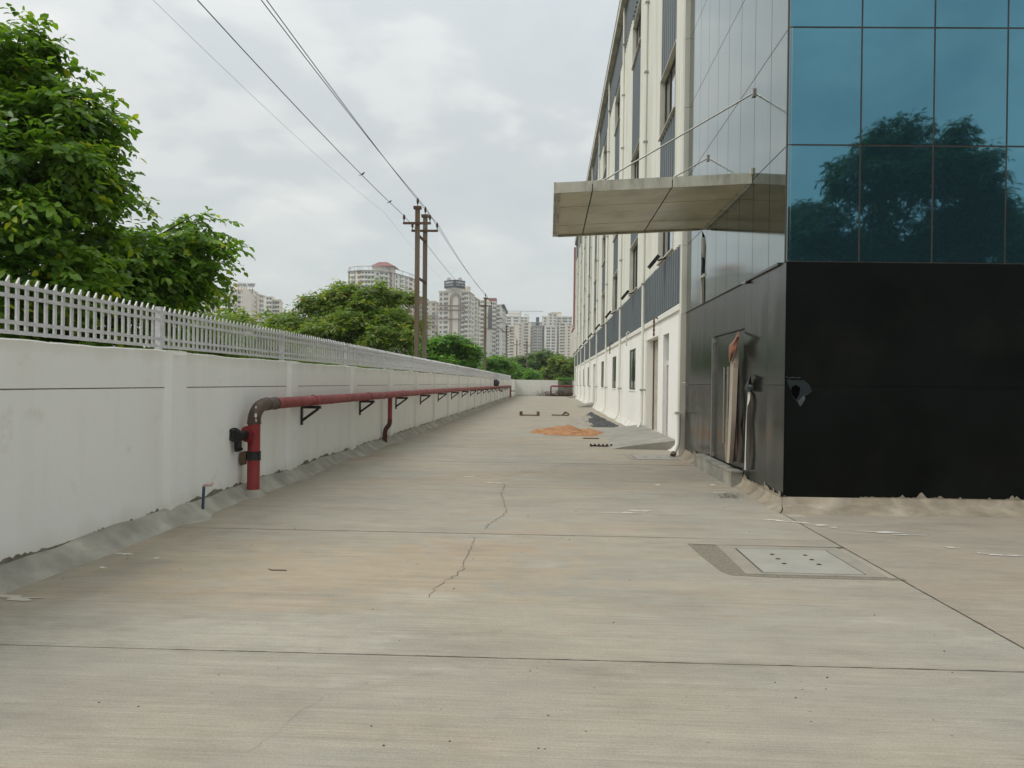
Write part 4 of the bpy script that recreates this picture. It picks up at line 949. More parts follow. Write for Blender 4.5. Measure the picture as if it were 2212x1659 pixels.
def farpole(px, ytop, yarm, Y, label, m):
    p = atY(px, ytop, Y); t = thing('power_pole', label, 'power pole', (p.x, Y, 0)); MB().bar((p.x, Y, 0), (p.x, Y, p.z), .2, .2).build('pole', m, t)
    q = atY(px, yarm, Y); MB().bar((p.x-.75, Y-.15, q.z), (p.x+.75, Y-.15, q.z), .1, .1).build('cross_arm', m, t)
farpole(473, 628, 648, 95, 'grey utility pole half hidden by leaves before the left hand towers', M['pole'])
farpole(495, 640, 655, 90, 'rusty red utility pole before the left hand towers', M['rust'])

# ------------------------------------------------------------------ trees
LT = {}
def leafset(centers, dirs, ups, size, wid, m, name, parent, fold=True, tint=None):
    # centers (n,3): leaf base; dirs axis; ups normal
    n = len(centers); d = dirs/np.linalg.norm(dirs, axis=1)[:, None]; s = np.cross(d, ups); s /= np.linalg.norm(s, axis=1)[:, None]+1e-9; u = np.cross(s, d)
    sz = size*rng.uniform(.65, 1.25, n)[:, None]; w = wid*sz/size
    if fold:
        v = np.stack([centers, centers+d*sz*.38+s*w*.5+u*w*.14, centers+d*sz*.75+s*w*.36+u*w*.08-u*sz*.05, centers+d*sz-u*sz*.12, centers+d*sz*.75-s*w*.36+u*w*.08-u*sz*.05, centers+d*sz*.38-s*w*.5+u*w*.14, centers+d*sz*.45], 1)
        fb = [(0,1,6),(1,2,6),(2,3,6),(3,4,6),(4,5,6),(5,0,6)]; k = 7
    else:
        v = np.stack([centers, centers+d*sz*.5+s*w*.5, centers+d*sz-u*sz*.1, centers+d*sz*.5-s*w*.5], 1); fb = [(0,1,2),(0,2,3)]; k = 4
    V_ = v.reshape(-1, 3); off = np.array(wl(parent)) if parent else 0
    fa = (np.array(fb)[None]+(np.arange(n)*k)[:, None, None]).reshape(-1, 3)
    me = bpy.data.meshes.new(name); me.vertices.add(len(V_)); me.vertices.foreach_set('co', (V_-off).ravel())
    me.loops.add(fa.size); me.loops.foreach_set('vertex_index', fa.ravel()); me.polygons.add(len(fa))
    me.polygons.foreach_set('loop_start', np.arange(0, fa.size, 3)); me.polygons.foreach_set('loop_total', np.full(len(fa), 3)); me.update(calc_edges=True)
    if tint is None: tint = rng.random(n)
    at = me.attributes.new('tint', 'FLOAT', 'POINT'); at.data.foreach_set('value', np.repeat(tint, k).astype(np.float32))
    me.materials.append(m); o = bpy.data.objects.new(name, me); COL.objects.link(o); o.parent = parent; WL[o.name] = wl(parent); return o
def crown_points(cl, nsprig, per, spread, droop, size, sub=6):
    out_ = []
    rr = random.Random(len(cl)*7+nsprig)
    for c_ in cl:
        out_.append((c_[0], c_[1], c_[2], c_[3]*.70, c_[4]*.70, c_[5]*.70))
        for _ in range(sub):
            v_ = Vector((rr.gauss(0, 1), rr.gauss(0, 1), rr.gauss(.25, 1))).normalized(); f_ = rr.uniform(.16, .36)
            out_.append((c_[0]+v_.x*c_[3]*.85, c_[1]+v_.y*c_[4]*.85, c_[2]+v_.z*c_[5]*.85, c_[3]*f_*1.15, c_[4]*f_*1.15, c_[5]*f_*.6))
    cl = out_
    vol = np.array([c[3]*c[4]*c[5] for c in cl])**.62*np.array([.6 if k % (sub+1) == 0 else 1.0 for k in range(len(cl))]); pr_ = vol/vol.sum(); idx = rng.choice(len(cl), nsprig, p=pr_)
    C = np.array(cl)[idx]; d = rng.normal(size=(nsprig, 3)); d /= np.linalg.norm(d, axis=1)[:, None]
    r = rng.random(nsprig)**.42
    lump = 1+.22*np.sin(3.1*d[:, 0]*2+C[:, 0])*np.sin(2.7*d[:, 2]*2+C[:, 1])+.12*rng.normal(size=nsprig)*(r > .8)
    P = C[:, :3]+d*C[:, 3:6]*(r*lump)[:, None]
    clt = (rng.random(len(cl))*.55+np.array([0 if k % (sub+1) == 0 else .75 for k in range(len(cl))]))[idx]  # inner shade and lit outer clumps of the crown painted into the leaf tint
    out = d*C[:, 3:6]; out /= np.linalg.norm(out, axis=1)[:, None]; ax = out+rng.normal(size=out.shape)*.5; ax[:, 2] -= droop*.4; ax /= np.linalg.norm(ax, axis=1)[:, None]
    st_ = np.linspace(0, 1, per)
    cen = (P[:, None]+ax[:, None]*(st_[None, :, None]*spread)).reshape(-1, 3)
    cen[:, 2] -= (np.tile(st_, nsprig)**2)*spread*.25
    side = np.cross(ax, [0, 0, 1.0]); side /= np.linalg.norm(side, axis=1)[:, None]+1e-9
    sg = np.where(np.arange(per) % 2 == 0, 1, -1)
    dirs = (ax[:, None]*.7+side[:, None]*sg[None, :, None]).reshape(-1, 3)+rng.normal(size=(nsprig*per, 3))*.3; dirs[:, 2] -= droop
    ups = np.tile([0, 0, 1.0], (nsprig*per, 1))+rng.normal(size=(nsprig*per, 3))*.45+np.repeat(out, per, 0)*.35
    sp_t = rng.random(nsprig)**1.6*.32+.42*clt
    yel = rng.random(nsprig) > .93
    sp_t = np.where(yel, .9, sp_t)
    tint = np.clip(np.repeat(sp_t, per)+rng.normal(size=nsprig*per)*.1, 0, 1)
    return cen, dirs, ups, tint, P
def limbs(trunk, cl, parent, r0_=.16):
    b = MB(); base, top = Vector(trunk[0]), Vector(trunk[1]); 
    b.tube([base-Vector((0,0,.2)), base.lerp(top, .4)+Vector((.05, .03, 0)), top], [r0_*1.35, r0_, r0_*.8], 8); b.build('trunk', M['bark'], parent)
    l = MB()
    for c in cl:
        e_ = Vector(c[:3]); mid = top.lerp(e_, .5)+Vector((random.uniform(-.2, .2), random.uniform(-.2, .2), -.1))
        l.tube([top, mid, mid.lerp(e_, .8)], [r0_*.4, r0_*.2, r0_*.06], 5)
        for k in range(5):
            q = e_+Vector((random.gauss(0, .4)*c[3], random.gauss(0, .4)*c[4], random.gauss(0, .4)*c[5])); l.tube([mid.lerp(e_, .6), q], [r0_*.10, r0_*.03], 4)
    l.build('branches', M['bark'], parent)
def tree(name, label, trunk, cl, nsprig, per, spread, size, wid, m, droop=.3, fold=False, r0_=.16, cat='tree', group=None):
    t = thing(name, label, cat, trunk[0], group); limbs(trunk, cl, t, r0_)
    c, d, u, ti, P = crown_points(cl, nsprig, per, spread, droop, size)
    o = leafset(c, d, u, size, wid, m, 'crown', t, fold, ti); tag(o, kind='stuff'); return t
def clus(lst, Yd=None):
    out = []
    for (px, py, Y, rpx, rpy, ry) in lst:
        p = atY(px, py, Y); out.append((p.x, p.y, p.z, rpx*Y/F, ry, rpy*Y/F))
    return out
# near tree, left
clA = clus([(-60,150,9.6,150,80,.9), (40,110,9.4,60,60,.6), (110,250,9.5,100,85,.8), (180,270,10,60,60,.6), (215,250,10,28,36,.4), (30,330,9.0,150,120,.9), (120,380,9.8,130,90,.9), (195,385,10.3,42,24,.5), (250,412,10.4,34,10,.3), (20,480,9.0,150,90,.9), (150,490,10.2,110,80,.9), (60,580,9.2,160,80,.9), (215,570,11,100,60,.9), (325,535,11.6,72,36,.8), (395,550,12,65,45,.7), (435,530,12.3,45,36,.6), (430,480,12.3,30,14,.3), (485,528,12.5,22,6,.2), (450,585,12.3,34,34,.5), (450,625,12.6,24,18,.4), (380,610,12,90,50,.8), (280,630,11.6,110,50,.9), (150,650,10.5,150,60,.9), (-40,650,9,120,80,.9), (25,730,10.5,160,60,.8), (180,720,11.5,150,50,.8), (320,680,12.4,90,40,.7)])
tA_ = thing('broadleaf_tree', 'big dark green broadleaf tree leaning over the fence at the left edge', 'tree', (-9.2, 10.5, 0))
limbs(((-9.2, 10.5, 0), (-8.6, 10.4, 2.6)), clA, tA_, .2)
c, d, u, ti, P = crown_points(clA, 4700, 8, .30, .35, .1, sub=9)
# the nearest, most forward leaves become single leaf objects
ok = c[:, 0] < -4.42; c, d, u, ti = c[ok], d[ok], u[ok], ti[ok]
sh_c = []; sh_d = []
for (px, py, Y, dx, dz) in [(150,150,9.8,.35,.15),(215,200,10,.4,.05),(262,300,10.3,.35,-.1),(240,235,10.1,.3,.25),(290,420,10.5,.45,-.15),(320,440,10.6,.25,-.2),(420,470,12.2,.5,.2),(455,475,12.3,.6,.1),(480,500,12.4,.6,-.1),(500,535,12.5,.35,-.25),(490,590,12.6,.3,-.3),(95,70,9.5,.2,.3),(60,60,9.4,.1,.35),(180,180,9.9,.3,.3),(380,490,12,.3,.35),(250,470,11,.2,.3),(270,275,10.2,.25,.1),(460,560,12.4,.5,0),(485,620,12.7,.3,-.25)]:
    a_ = atY(px-18, py, Y)
    for j in range(14):
        q = a_ + Vector((dx, random.gauss(0, .03), dz-.15*j/13))*(j/13); 
        if q.x < -4.45: sh_c.append(tuple(q)); s__ = 1 if j % 2 else -1; sh_d.append((dx*.8+random.gauss(0, .3), .6*s__+random.gauss(0, .3), dz*.5-.35+random.gauss(0, .2)))
nn2 = len(sh_c); c = np.vstack([c, sh_c]); d = np.vstack([d, sh_d]); u = np.vstack([u, np.tile([0, -.2, 1.0], (nn2, 1))+rng.normal(size=(nn2, 3))*.3]); ti = np.concatenate([ti, np.clip(rng.normal(.65, .15, nn2), 0, 1)])
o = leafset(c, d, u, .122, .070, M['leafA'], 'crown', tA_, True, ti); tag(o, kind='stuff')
lm = []
for k in range(4):
    oo = leafset(np.zeros((1, 3)), np.array([[1., 0, -.15]]), np.array([[0, 0, 1.]]), .13, .075, M['leafA'], 'leaf', None, True, np.array([.25+.2*k])); lm.append(oo.data); bpy.data.objects.remove(oo)
spr = clus([(90,600,8.9,70,35,.3), (75,520,8.8,60,40,.3), (240,590,10.2,60,30,.3), (20,420,8.8,30,40,.3), (210,250,9.8,60,40,.3), (400,500,11.9,60,30,.3), (300,600,10.9,60,30,.3)])
for i in range(296):
    s_ = spr[i % 7]; kk = i//7; g_ = kk//6; rl = random.Random(i % 7*100+g_)
    a_ = Vector((s_[0]+rl.gauss(0, .5)*s_[3], s_[1]+rl.gauss(0, .5)*s_[4]-.1, s_[2]+rl.gauss(0, .5)*s_[5])); az = rl.uniform(-2.4, -.6); j = kk % 6
    q = a_ + Vector((math.cos(az), math.sin(az), -.25*j/5))*(.05*j)
    if q.x > -4.45: q.x = -4.45 - random.random()*.1
    inst(lm[(i+g_) % 4], 'leaf', tA_, q, rot=(random.gauss(0, .4), random.uniform(.1, .8), az+(1 if j % 2 else -1)*random.uniform(.6, 1.1)), scale=(random.uniform(.8, 1.15),)*3)
# mid trees
tree('broadleaf_tree', 'yellow green tree with browned top in front of the round tower', (tuple(atY(770, 760, 40)[:2])+(0,), tuple(atY(765, 745, 40)[:])), clus([(650,700,39,55,28,1.4), (605,700,39,22,18,.6), (700,660,40,60,34,1.4), (745,640,40,45,26,1.2), (800,650,40,55,30,1.4), (850,640,41,40,14,1), (880,640,41,20,8,.6), (815,625,40,14,18,.5), (780,690,39,80,40,1.6), (850,700,39,60,45,1.5), (720,725,38,70,30,1.5), (830,745,38,80,40,1.6), (670,655,40,22,14,.7), (735,760,38,80,30,1.5), (625,715,39,30,14,.8)]), 5200, 7, .5, .24, .11, M['leafB'], .35)
tree('broadleaf_tree', 'bright green rounded tree right of the pole pair', (tuple(atY(965, 790, 60)[:2])+(0,), tuple(atY(965, 775, 60)[:])), clus([(930,760,60,38,32,1.6), (960,745,60,32,24,1.4), (995,748,61,26,20,1.2), (1015,765,62,26,22,1.2), (950,785,59,45,26,1.6), (1000,785,61,36,24,1.4), (905,780,58,20,30,1)]), 3000, 7, .55, .28, .14, M['leafC'])
tree('broadleaf_tree', 'small light green tree behind the far end of the fence', (tuple(atY(1072, 800, 92)[:2])+(0,), tuple(atY(1072, 795, 92)[:])), clus([(1060,785,92,14,12,1.3), (1078,783,93,14,12,1.3), (1095,792,94,12,12,1.2), (1068,800,92,24,12,1.6)]), 1300, 7, .6, .34, .17, M['leafC'])
ft = [('dark green tree above the far wall, left one behind the low shrubs', 1125, 152, [(1115,790,14,16), (1135,784,18,16), (1125,805,26,14), (1150,795,16,16)], 'leafD'),
      ('tall dark green tree in the middle above the far wall', 1170, 150, [(1160,772,20,12), (1178,766,20,10), (1185,785,26,18), (1160,795,24,18), (1200,778,16,12)], 'leafD'),
      ('olive green tree above the far wall beside the warehouse', 1215, 140, [(1205,782,20,14), (1228,786,16,14), (1215,800,28,18), (1238,795,14,20), (1190,805,20,12)], 'leafB'),
      ('dark green tree half hidden behind the warehouse end', 1250, 146, [(1245,785,18,14), (1262,782,20,16), (1256,805,26,18)], 'leafD'),
      ('bright green bushy tree in the corner where the fence ends', 1115, 118, [(1110,803,14,12), (1130,808,16,10), (1150,812,14,8), (1092,808,12,10)], 'leafC')]
for (lb, px, Y, cs, mm) in ft:
    b0 = atY(px, 800, Y); tree('broadleaf_tree', lb, ((b0.x, Y, 0), (b0.x, Y, 2.2)), clus([(a_, b_, Y+random.uniform(-2, 2), c_, d_, 1.8) for a_, b_, c_, d_ in cs]), 2000, 6, .8, .5, .26, M[mm])
# shrubs seen through the fence
for (lb, x, y, h, r_) in [('yellow green shrub seen through the fence below the dark tree', -7.2, 15.5, 3.0, 1.3), ('yellow green shrub behind the fence left of the rusty utility pole', -7.4, 19.5, 3.0, 1.4), ('low shrub behind the fence before the left hand towers', -7.5, 24, 2.45, 1.5), ('low shrub behind the fence just left of the yellow green tree', -8, 30, 2.3, 1.8)]:
    t = thing('shrub', lb, 'shrub', (x, y, 0)); cl = [(x+random.uniform(-.4, .4), y+random.uniform(-1, 1), h*.6, r_, r_*1.3, h*.45), (x, y, h*.9, r_*.6, r_, h*.3)]
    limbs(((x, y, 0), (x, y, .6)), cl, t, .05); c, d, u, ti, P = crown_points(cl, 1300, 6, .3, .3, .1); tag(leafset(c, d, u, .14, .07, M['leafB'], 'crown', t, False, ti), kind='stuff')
# small plants over the grey part of the end wall
t = thing('creeper', 'straggly creeper hanging over the grey part of the far wall', 'plant', (1.9, 97.6, 0)); cl = [(1.3, 97.5, 2.1, .9, .4, .35), (2.3, 97.3, 2.0, .9, .3, .4), (2.0, 97.0, 1.75, .7, .12, .2)]
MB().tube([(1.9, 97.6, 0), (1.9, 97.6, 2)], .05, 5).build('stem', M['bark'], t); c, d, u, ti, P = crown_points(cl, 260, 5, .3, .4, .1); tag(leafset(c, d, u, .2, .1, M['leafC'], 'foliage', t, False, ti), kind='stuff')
# trees behind the camera, seen mirrored in the blue glass
def mirror_cl(lst, Yb, ry=2.0):
    out = []; G0 = Vector((GX, GY, 0))
    for (px, py, rpx, rpy) in lst:
        d_ = ray(px, py); t1 = ((G0-CAMP).dot(fn_))/(d_.dot(fn_)); H_ = CAMP+d_*t1; q_ = d_-fn_*2*d_.dot(fn_); Y_ = Yb+random.uniform(-1, 1); p_ = H_+q_*((Y_-H_.y)/q_.y)
        D = t1+(Y_-H_.y)/q_.y; out.append((p_.x, Y_, p_.z, rpx*D/F, ry, rpy*D/F))
    return out
tree('mango_tree', 'large dark mango tree mirrored in the blue glass', ((15.2, -15, 0), (15.2, -15, 5)), mirror_cl([(1940,275,38,26), (1985,285,22,16), (1925,320,60,30), (2050,310,42,32), (1830,370,40,40), (1900,400,80,60), (2000,390,80,60), (2080,380,60,50), (2110,345,30,14), (2125,400,34,30), (2140,470,30,40), (2110,520,50,50), (1720,500,26,34), (1770,480,60,50), (1735,460,30,20), (1850,500,90,60), (1960,500,90,70), (2060,500,80,60), (2120,440,30,30), (2000,580,130,60), (1820,580,120,50), (1730,540,50,40)], -15), 6500, 8, .5, .34, .085, M['leafM'], .6, r0_=.3)
tree('mango_tree', 'second mango tree mirrored at the right edge of the blue glass', ((23.5, -16, 0), (23.5, -16, 4)), mirror_cl([(2200,520,50,50), (2260,470,50,50), (2180,580,60,40), (2280,560,80,60), (2350,500,80,80)], -16), 2500, 8, .5, .34, .085, M['leafM'], .6, r0_=.3)
for z, lb in ((12.1, 'upper'), (10.4, 'middle'), (9.3, 'lower')):
    cable([(-12, -24, z+.6), (14, -24, z), (40, -24, z+.4)], .02, lb+' overhead cable behind the viewer mirrored in the blue glass', sag=.8)

# ------------------------------------------------------------------ distant towers
wins = {}
def wm(kind, w, h):
    key = (kind, round(w, 1), round(h, 1))
    if key in wins: return wins[key]
    b = MB()
    if kind == 'win':
        b.box(-w/2, w/2, -.12, .06, 0, h, 0); b.box(-w/2-.15, w/2+.15, -.5, .04, h+.05, h+.22, 1); b.box(-w/2-.1, w/2+.1, -.25, .04, -.2, -.03, 1); b.box(-.06, .06, -.16, -.121, 0, h, 1)
        me = b.mesh('window', [M['twin'], M['tw3']])
    elif kind == 'balc':
        b.box(-w/2, w/2, -1.3, .05, -.35, -.1, 1); b.box(-w/2, w/2, -1.3, -1.16, -.1, .85, 1); b.box(-w/2, -w/2+.12, -1.16, .0, -.1, .85, 1); b.box(w/2-.12, w/2, -1.16, 0, -.1, .85, 1)
        b.box(-w*.40, w*.40, -.1, .05, -.05, h, 0); b.box(-w*.08, w*.08, -.16, -.101, 0, h, 1)
        me = b.mesh('balcony', [M['twin'], M['tw3']])
    elif kind == 'grid':
        b.box(-w/2, w/2, -.1, .05, 0, h, 0); b.box(-w/2-.15, w/2+.15, -.35, .03, -.5, -.08, 1); b.box(-w/2-.35, -w/2-.02, -.35, .03, -.5, h+.1, 1); b.box(-.08, .08, -.15, -.101, 0, h, 1)
        me = b.mesh('window', [M['twin'], M['tw3']])
    wins[key] = me; return me
nwin = {}
def block(t, p0, p1, ytop, m, fpx=None, cols=(), ybot=800, depth=5, ztop=None, bands=(), parapet=True, name='wall', skip=()):
    (a, Ya), (b, Yb) = p0, p1
    A = atY(a, ytop, Ya); B = atY(b, ytop, Yb); z = ztop if ztop else A.z
    P0 = Vector((A.x, Ya, 0)); P1 = Vector((B.x, Yb, 0)); d = (P1-P0); Ln = d.length; d.normalize(); nrm = Vector((d.y, -d.x, 0))   # towards camera
    back = -nrm*depth
    o = MB().poly([(P0.x, P0.y, 0), (P1.x, P1.y, 0), ((P1+back).x, (P1+back).y, 0), ((P0+back).x, (P0+back).y, 0)], (0, 0, z)).build(name, m, t)
    rz = math.atan2(d.y, d.x)
    if parapet:
        q0 = P0-d*.3+nrm*.3; q1 = P1+d*.3+nrm*.3; MB().bar((q0.x, q0.y, z-.4), (q1.x, q1.y, z-.4), .7, .5).build('cornice', m, t)
    fh = 3.1; nf = int((z-1.6)/fh)
    for (u, kind, w) in cols:
        zf = z-3.4
        k = 0
        while zf > max(2, 1.6+(828-ybot)*Ya/F):
            if k not in skip:
                c_ = P0 + d*(u*Ln) + nrm*.02; nwin[t.name] = nwin.get(t.name, 0)+1
                me = wm(kind, w, 1.7 if kind != 'balc' else 2.2)
                if nwin[t.name] < 300: inst(me, 'window' if kind != 'balc' else 'balcony', t, (c_.x, c_.y, zf), rz)
            zf -= fh; k += 1
    for yb in bands:
        zb = 1.6+(827-yb)*Ya/F; q0 = P0-d*.8+nrm*.35; q1 = P1+d*.8+nrm*.35; MB().bar((q0.x, q0.y, zb), (q1.x, q1.y, zb), .8, .45).build('band', M['tband'], t)
    return P0, P1, nrm, d, z
def txt(s, size, loc, rz, m, parent, name='lettering', ext=.05):
    c = bpy.data.curves.new('t', 'FONT'); c.body = s; c.size = size; c.extrude = ext; c.align_x = 'CENTER'; c.align_y = 'CENTER'; c.offset = size*.012
    o = bpy.data.objects.new('t', c); COL.objects.link(o); bpy.context.view_layer.update()
    me = bpy.data.meshes.new_from_object(o.evaluated_get(bpy.context.evaluated_depsgraph_get())); bpy.data.objects.remove(o); me.materials.clear(); me.materials.append(m)
    r = bpy.data.objects.new(name, me); COL.objects.link(r); r.parent = parent; r.location = Vector(loc)-wl(parent); r.rotation_euler = (math.pi/2, 0, rz); return r
# 1. left cream towers with a lettered roof sign
D = 500.
def tloc(px, Y): p = atY(px, 828, Y); return (p.x, Y, 0)
t = thing('apartment_tower', 'cream apartment block with ROYAL NEST roof sign and curved balconies', 'apartment block', tloc(520, D))
block(t, (478, D+8), (503, D+4), 634, M['tw'], cols=((.3, 'balc', 4.5), (.78, 'balc', 3)), ybot=735)
block(t, (502, D), (541, D-2), 624, M['tw2'], cols=((.12, 'balc', 4), (.40, 'win', 1.6), (.62, 'win', 1.4)), ybot=735)
block(t, (541.2, D-2), (556, D+14), 625, M['tw'], cols=((.35, 'balc', 5.5), (.8, 'balc', 3.5)), ybot=735)
block(t, (556.2, D+8), (572, D+20), 634, M['tw2'], cols=((.5, 'balc', 6),), ybot=735)
block(t, (503, D+3), (523, D+3), 613, M['tw'], depth=8, parapet=False, name='roof_house')
a = atY(513, 614.5, D-1); b = atY(549.5, 616.5, D-1)
sg = MB().bar(a, b, .25, 2.9).build('sign_board', M['signw'], t); txt('ROYAL NEST', 2.35, (a+b)/2+Vector((0, -.35, -.1)), 0, M['signb'], sg, ext=.03)
fr = MB()
for k in range(6): q = a.lerp(b, (k+.3)/6); fr.bar((q.x, q.y+.2, q.z-1), (q.x, q.y+.2, q.z-5.5), .25, .25)
fr.build('sign_frame', M['rust'], sg)
t = thing('apartment_tower', 'cream apartment block behind leaves at the far left of the skyline', 'apartment block', tloc(440, D+30))
block(t, (395, D+30), (455, D+30), 632, M['tw'], cols=((.3, 'win', 1.8), (.55, 'balc', 5), (.85, 'balc', 4)), ybot=740)
block(t, (456, D+24), (477, D+24), 626, M['tw2'], cols=((.3, 'win', 2.0), (.75, 'win', 2.4)), ybot=740)
t = thing('apartment_tower', 'lower cream apartment block right of the ROYAL NEST block', 'apartment block', tloc(590, D+45))
block(t, (573, D+45), (588, D+45), 640, M['tw'], cols=((.55, 'balc', 4),), ybot=745)
block(t, (588.2, D+46), (604, D+46), 646, M['tw2'], cols=((.3, 'win', 3), (.75, 'win', 2.2)), ybot=745)
block(t, (604.2, D+47), (610, D+60), 650, M['tbrick'], cols=((.5, 'win', 2.2),), ybot=745)
t = thing('apartment_tower', 'low pale block seen through gaps beside the yellow green tree', 'apartment block', tloc(640, D+80))
block(t, (612, D+80), (668, D+80), 690, M['tw3'], cols=((.2, 'win', 2), (.5, 'balc', 5), (.8, 'win', 2)), ybot=745)
# 2. round tower
D = 495.
t = thing('round_tower', 'round apartment tower with red roofed penthouse and ring shaped roof railing', 'apartment block', tloc(815, D))
seg = [(752.5, 500), (756.5, 497), (772, 493), (781, 492), (812, 492), (841, 500), (853, 504), (884, 524), (891, 530), (900, 542)]
kinds = [('tbrown', ()), ('tw3', ((.45, 'balc', 4.2),)), ('alt', ()), ('tw3', ((.2, 'balc', 4.5), (.65, 'balc', 4.5))), ('tw3', ((.12, 'win', 1.6), (.6, 'balc', 7.5))), ('tbrown', ((.5, 'win', 1.8),)), ('tw3', ((.12, 'win', 2), (.45, 'balc', 5), (.82, 'balc', 4))), ('alt', ()), ('tw3', ((.5, 'balc', 3),))]
zr = atY(790, 583, 492).z
for i, (mk, cols) in enumerate(kinds):
    (a, Ya), (b, Yb) = seg[i], seg[i+1]
    r_ = block(t, (a, Ya), (b, Yb), 583, M['tw3'] if mk == 'alt' else M[mk], cols=cols, ztop=zr, parapet=False, depth=6, ybot=745)
    P0_, P1_, nm, dd_, z_ = r_
    if mk == 'alt':
        z = z_-1.5; k = 0
        while z > 18:
            q0 = P0_+nm*.15+dd_*.3; q1 = P1_+nm*.15-dd_*.3; MB().bar((q0.x, q0.y, z), (q1.x, q1.y, z), .3, 1.75).build('terracotta_panel', M['tbrick'], t); z -= 3.1
    for zb in (z_-3.0+2.6, z_-12, z_-30):
        q0 = P0_+nm*.5; q1 = P1_+nm*.5; MB().bar((q0.x, q0.y, zb), (q1.x, q1.y, zb), 1.1, .35).build('band', M['tg'], t)
core_ = [(*atY(a, 583, Y)[:2],) for a, Y in seg]
MB().poly([(x*1.002, y*1.006, .5) for x, y in core_] + [(core_[-1][0]-6, core_[-1][1]+30, .5), (core_[0][0]+2, core_[0][1]+40, .5)], (0, 0, zr-1)).build('core', M['tw3'], t)
rl = MB(); rl.tube([(x, y+1, zr+2.6) for x, y in core_], .22, 5)
for i in range(len(core_)-1):
    for f_ in (0, .5): 
        x = core_[i][0]*(1-f_)+core_[i+1][0]*f_; y = core_[i][1]*(1-f_)+core_[i+1][1]*f_; rl.bar((x, y+1, zr-.2), (x, y+1, zr+2.6), .25, .25)
rl.build('roof_railing', M['tg'], t)
block(t, (803, 500), (851, 502), 573, M['tw'], depth=12, parapet=False, name='penthouse')
A = atY(801.5, 574.5, 499); B = atY(853, 574.5, 499); top = atY(826, 565.5, 505)
MB().add([(A.x, 498, A.z), (B.x, 498, A.z), (B.x, 515, A.z), (A.x, 515, A.z), (top.x-2.5, 506, top.z), (top.x+3, 506, top.z)], [(0,1,5,4),(1,2,5),(2,3,4,5),(3,0,4),(0,3,2,1)]).build('hip_roof', M['troof'], t)
# 3. block behind the poles
D = 520.
t = thing('apartment_tower', 'beige grey block with small red roof behind the pole pair', 'apartment block', tloc(925, D))
block(t, (898, D+4), (914, D+4), 657, M['tg'], cols=((.3, 'win', 2), (.75, 'win', 2)), ybot=790)
block(t, (914, D), (941, D), 649.5, M['tw'], cols=((.28, 'win', 2.2), (.85, 'win', 1.6)), ybot=790, bands=(684, 691, 705))
block(t, (941.2, D), (948, D+10), 651, M['tw'], cols=((.5, 'balc', 3),), ybot=790)
block(t, (905, D+5), (923, D+5), 644.5, M['troof'], depth=6, parapet=False, name='red_roof')
# 4. arch tower
D = 505.
t = thing('apartment_tower', 'tall grey beige tower with arch relief and SAMRIDHI roof sign', 'apartment block', tloc(980, D))
block(t, (948.5, D+1), (963, D), 628, M['tw'], cols=((.3, 'win', 1.4), (.92, 'win', 1.6)), ybot=790, bands=(661, 670.5, 690))
block(t, (963.2, D-1.5), (1003, D-1.5), 627, M['tw'], cols=((.93, 'win', 1.8), (.05, 'win', 1.5)), ybot=790, bands=(661, 670.5, 690))
block(t, (1003.2, D), (1012, D), 629, M['tw'], cols=((.5, 'balc', 2.4),), ybot=790, bands=(661, 670.5, 690))
block(t, (1012.2, D+1), (1024, D+25), 628, M['tw'], cols=((.3, 'balc', 6), (.75, 'balc', 5)), ybot=790)
block(t, (1024.2, D+26), (1037, D+50), 640, M['tw'], cols=((.3, 'balc', 6), (.75, 'balc', 5)), ybot=790)
block(t, (963, D+5), (1006, D+5), 621, M['tw'], depth=10, parapet=True, name='roof_house')
block(t, (1006, D+12), (1014, D+12), 618, M['tw'], depth=8, name='roof_house', parapet=True)
def arch(px0, px1, yarch, ybot, Y, m, r_=.2):
    a = atY(px0, yarch, Y); b = atY(px1, yarch, Y); rad = (b.x-a.x)/2; c = (a+b)/2; zb = atY(px0, ybot, Y).z
    pts = [(a.x, Y, zb), (a.x, Y, a.z-rad)] + [(c.x-rad*math.cos(u), Y, a.z-rad+rad*math.sin(u)) for u in np.linspace(.2, math.pi-.2, 9)] + [(b.x, Y, a.z-rad), (b.x, Y, zb)]
    return MB().tube(pts, r_, 4)
arch(973, 995, 634, 790, D-1.8, 0, .25).build('arch_moulding', M['tband'], t); arch(976.5, 991.5, 638, 790, D-1.8, 0, .22).build('arch_moulding', M['tband'], t)
a = atY(960, 615, D+1); m_ = atY(982.4, 615, D-5); b = atY(1004.5, 615, D+1); 
for (p, q) in ((a, m_), (m_, b)):
    p = Vector((p.x, p.y, a.z)); q = Vector((q.x, q.y, a.z)); rz = math.atan2(q.y-p.y, q.x-p.x); s_ = MB().bar(p, q, .3, 5.2).build('sign_board', M['signb'], t)
    nn_ = Vector((math.sin(rz), -math.cos(rz), 0)); mid = (p+q)/2+nn_*.35
    txt('SAMRIDHI', 1.62, mid+Vector((0, 0, 1.0)), rz, M['signw'], s_, ext=.03); txt('GRAND AVENUE', .88, mid+Vector((0, 0, -.75)), rz, M['signw'], s_, ext=.03)
for px in (970, 994):
    c_ = atY(px, 604.5, D); MB().tube([c_, c_+Vector((0, -.3, .1)), c_+Vector((0, -.6, .2))], [.2, .9, 1.5], 10).bar(c_+Vector((0, 0, -2.4)), c_, .25, .25).build('satellite_dish', M['tg'], t)
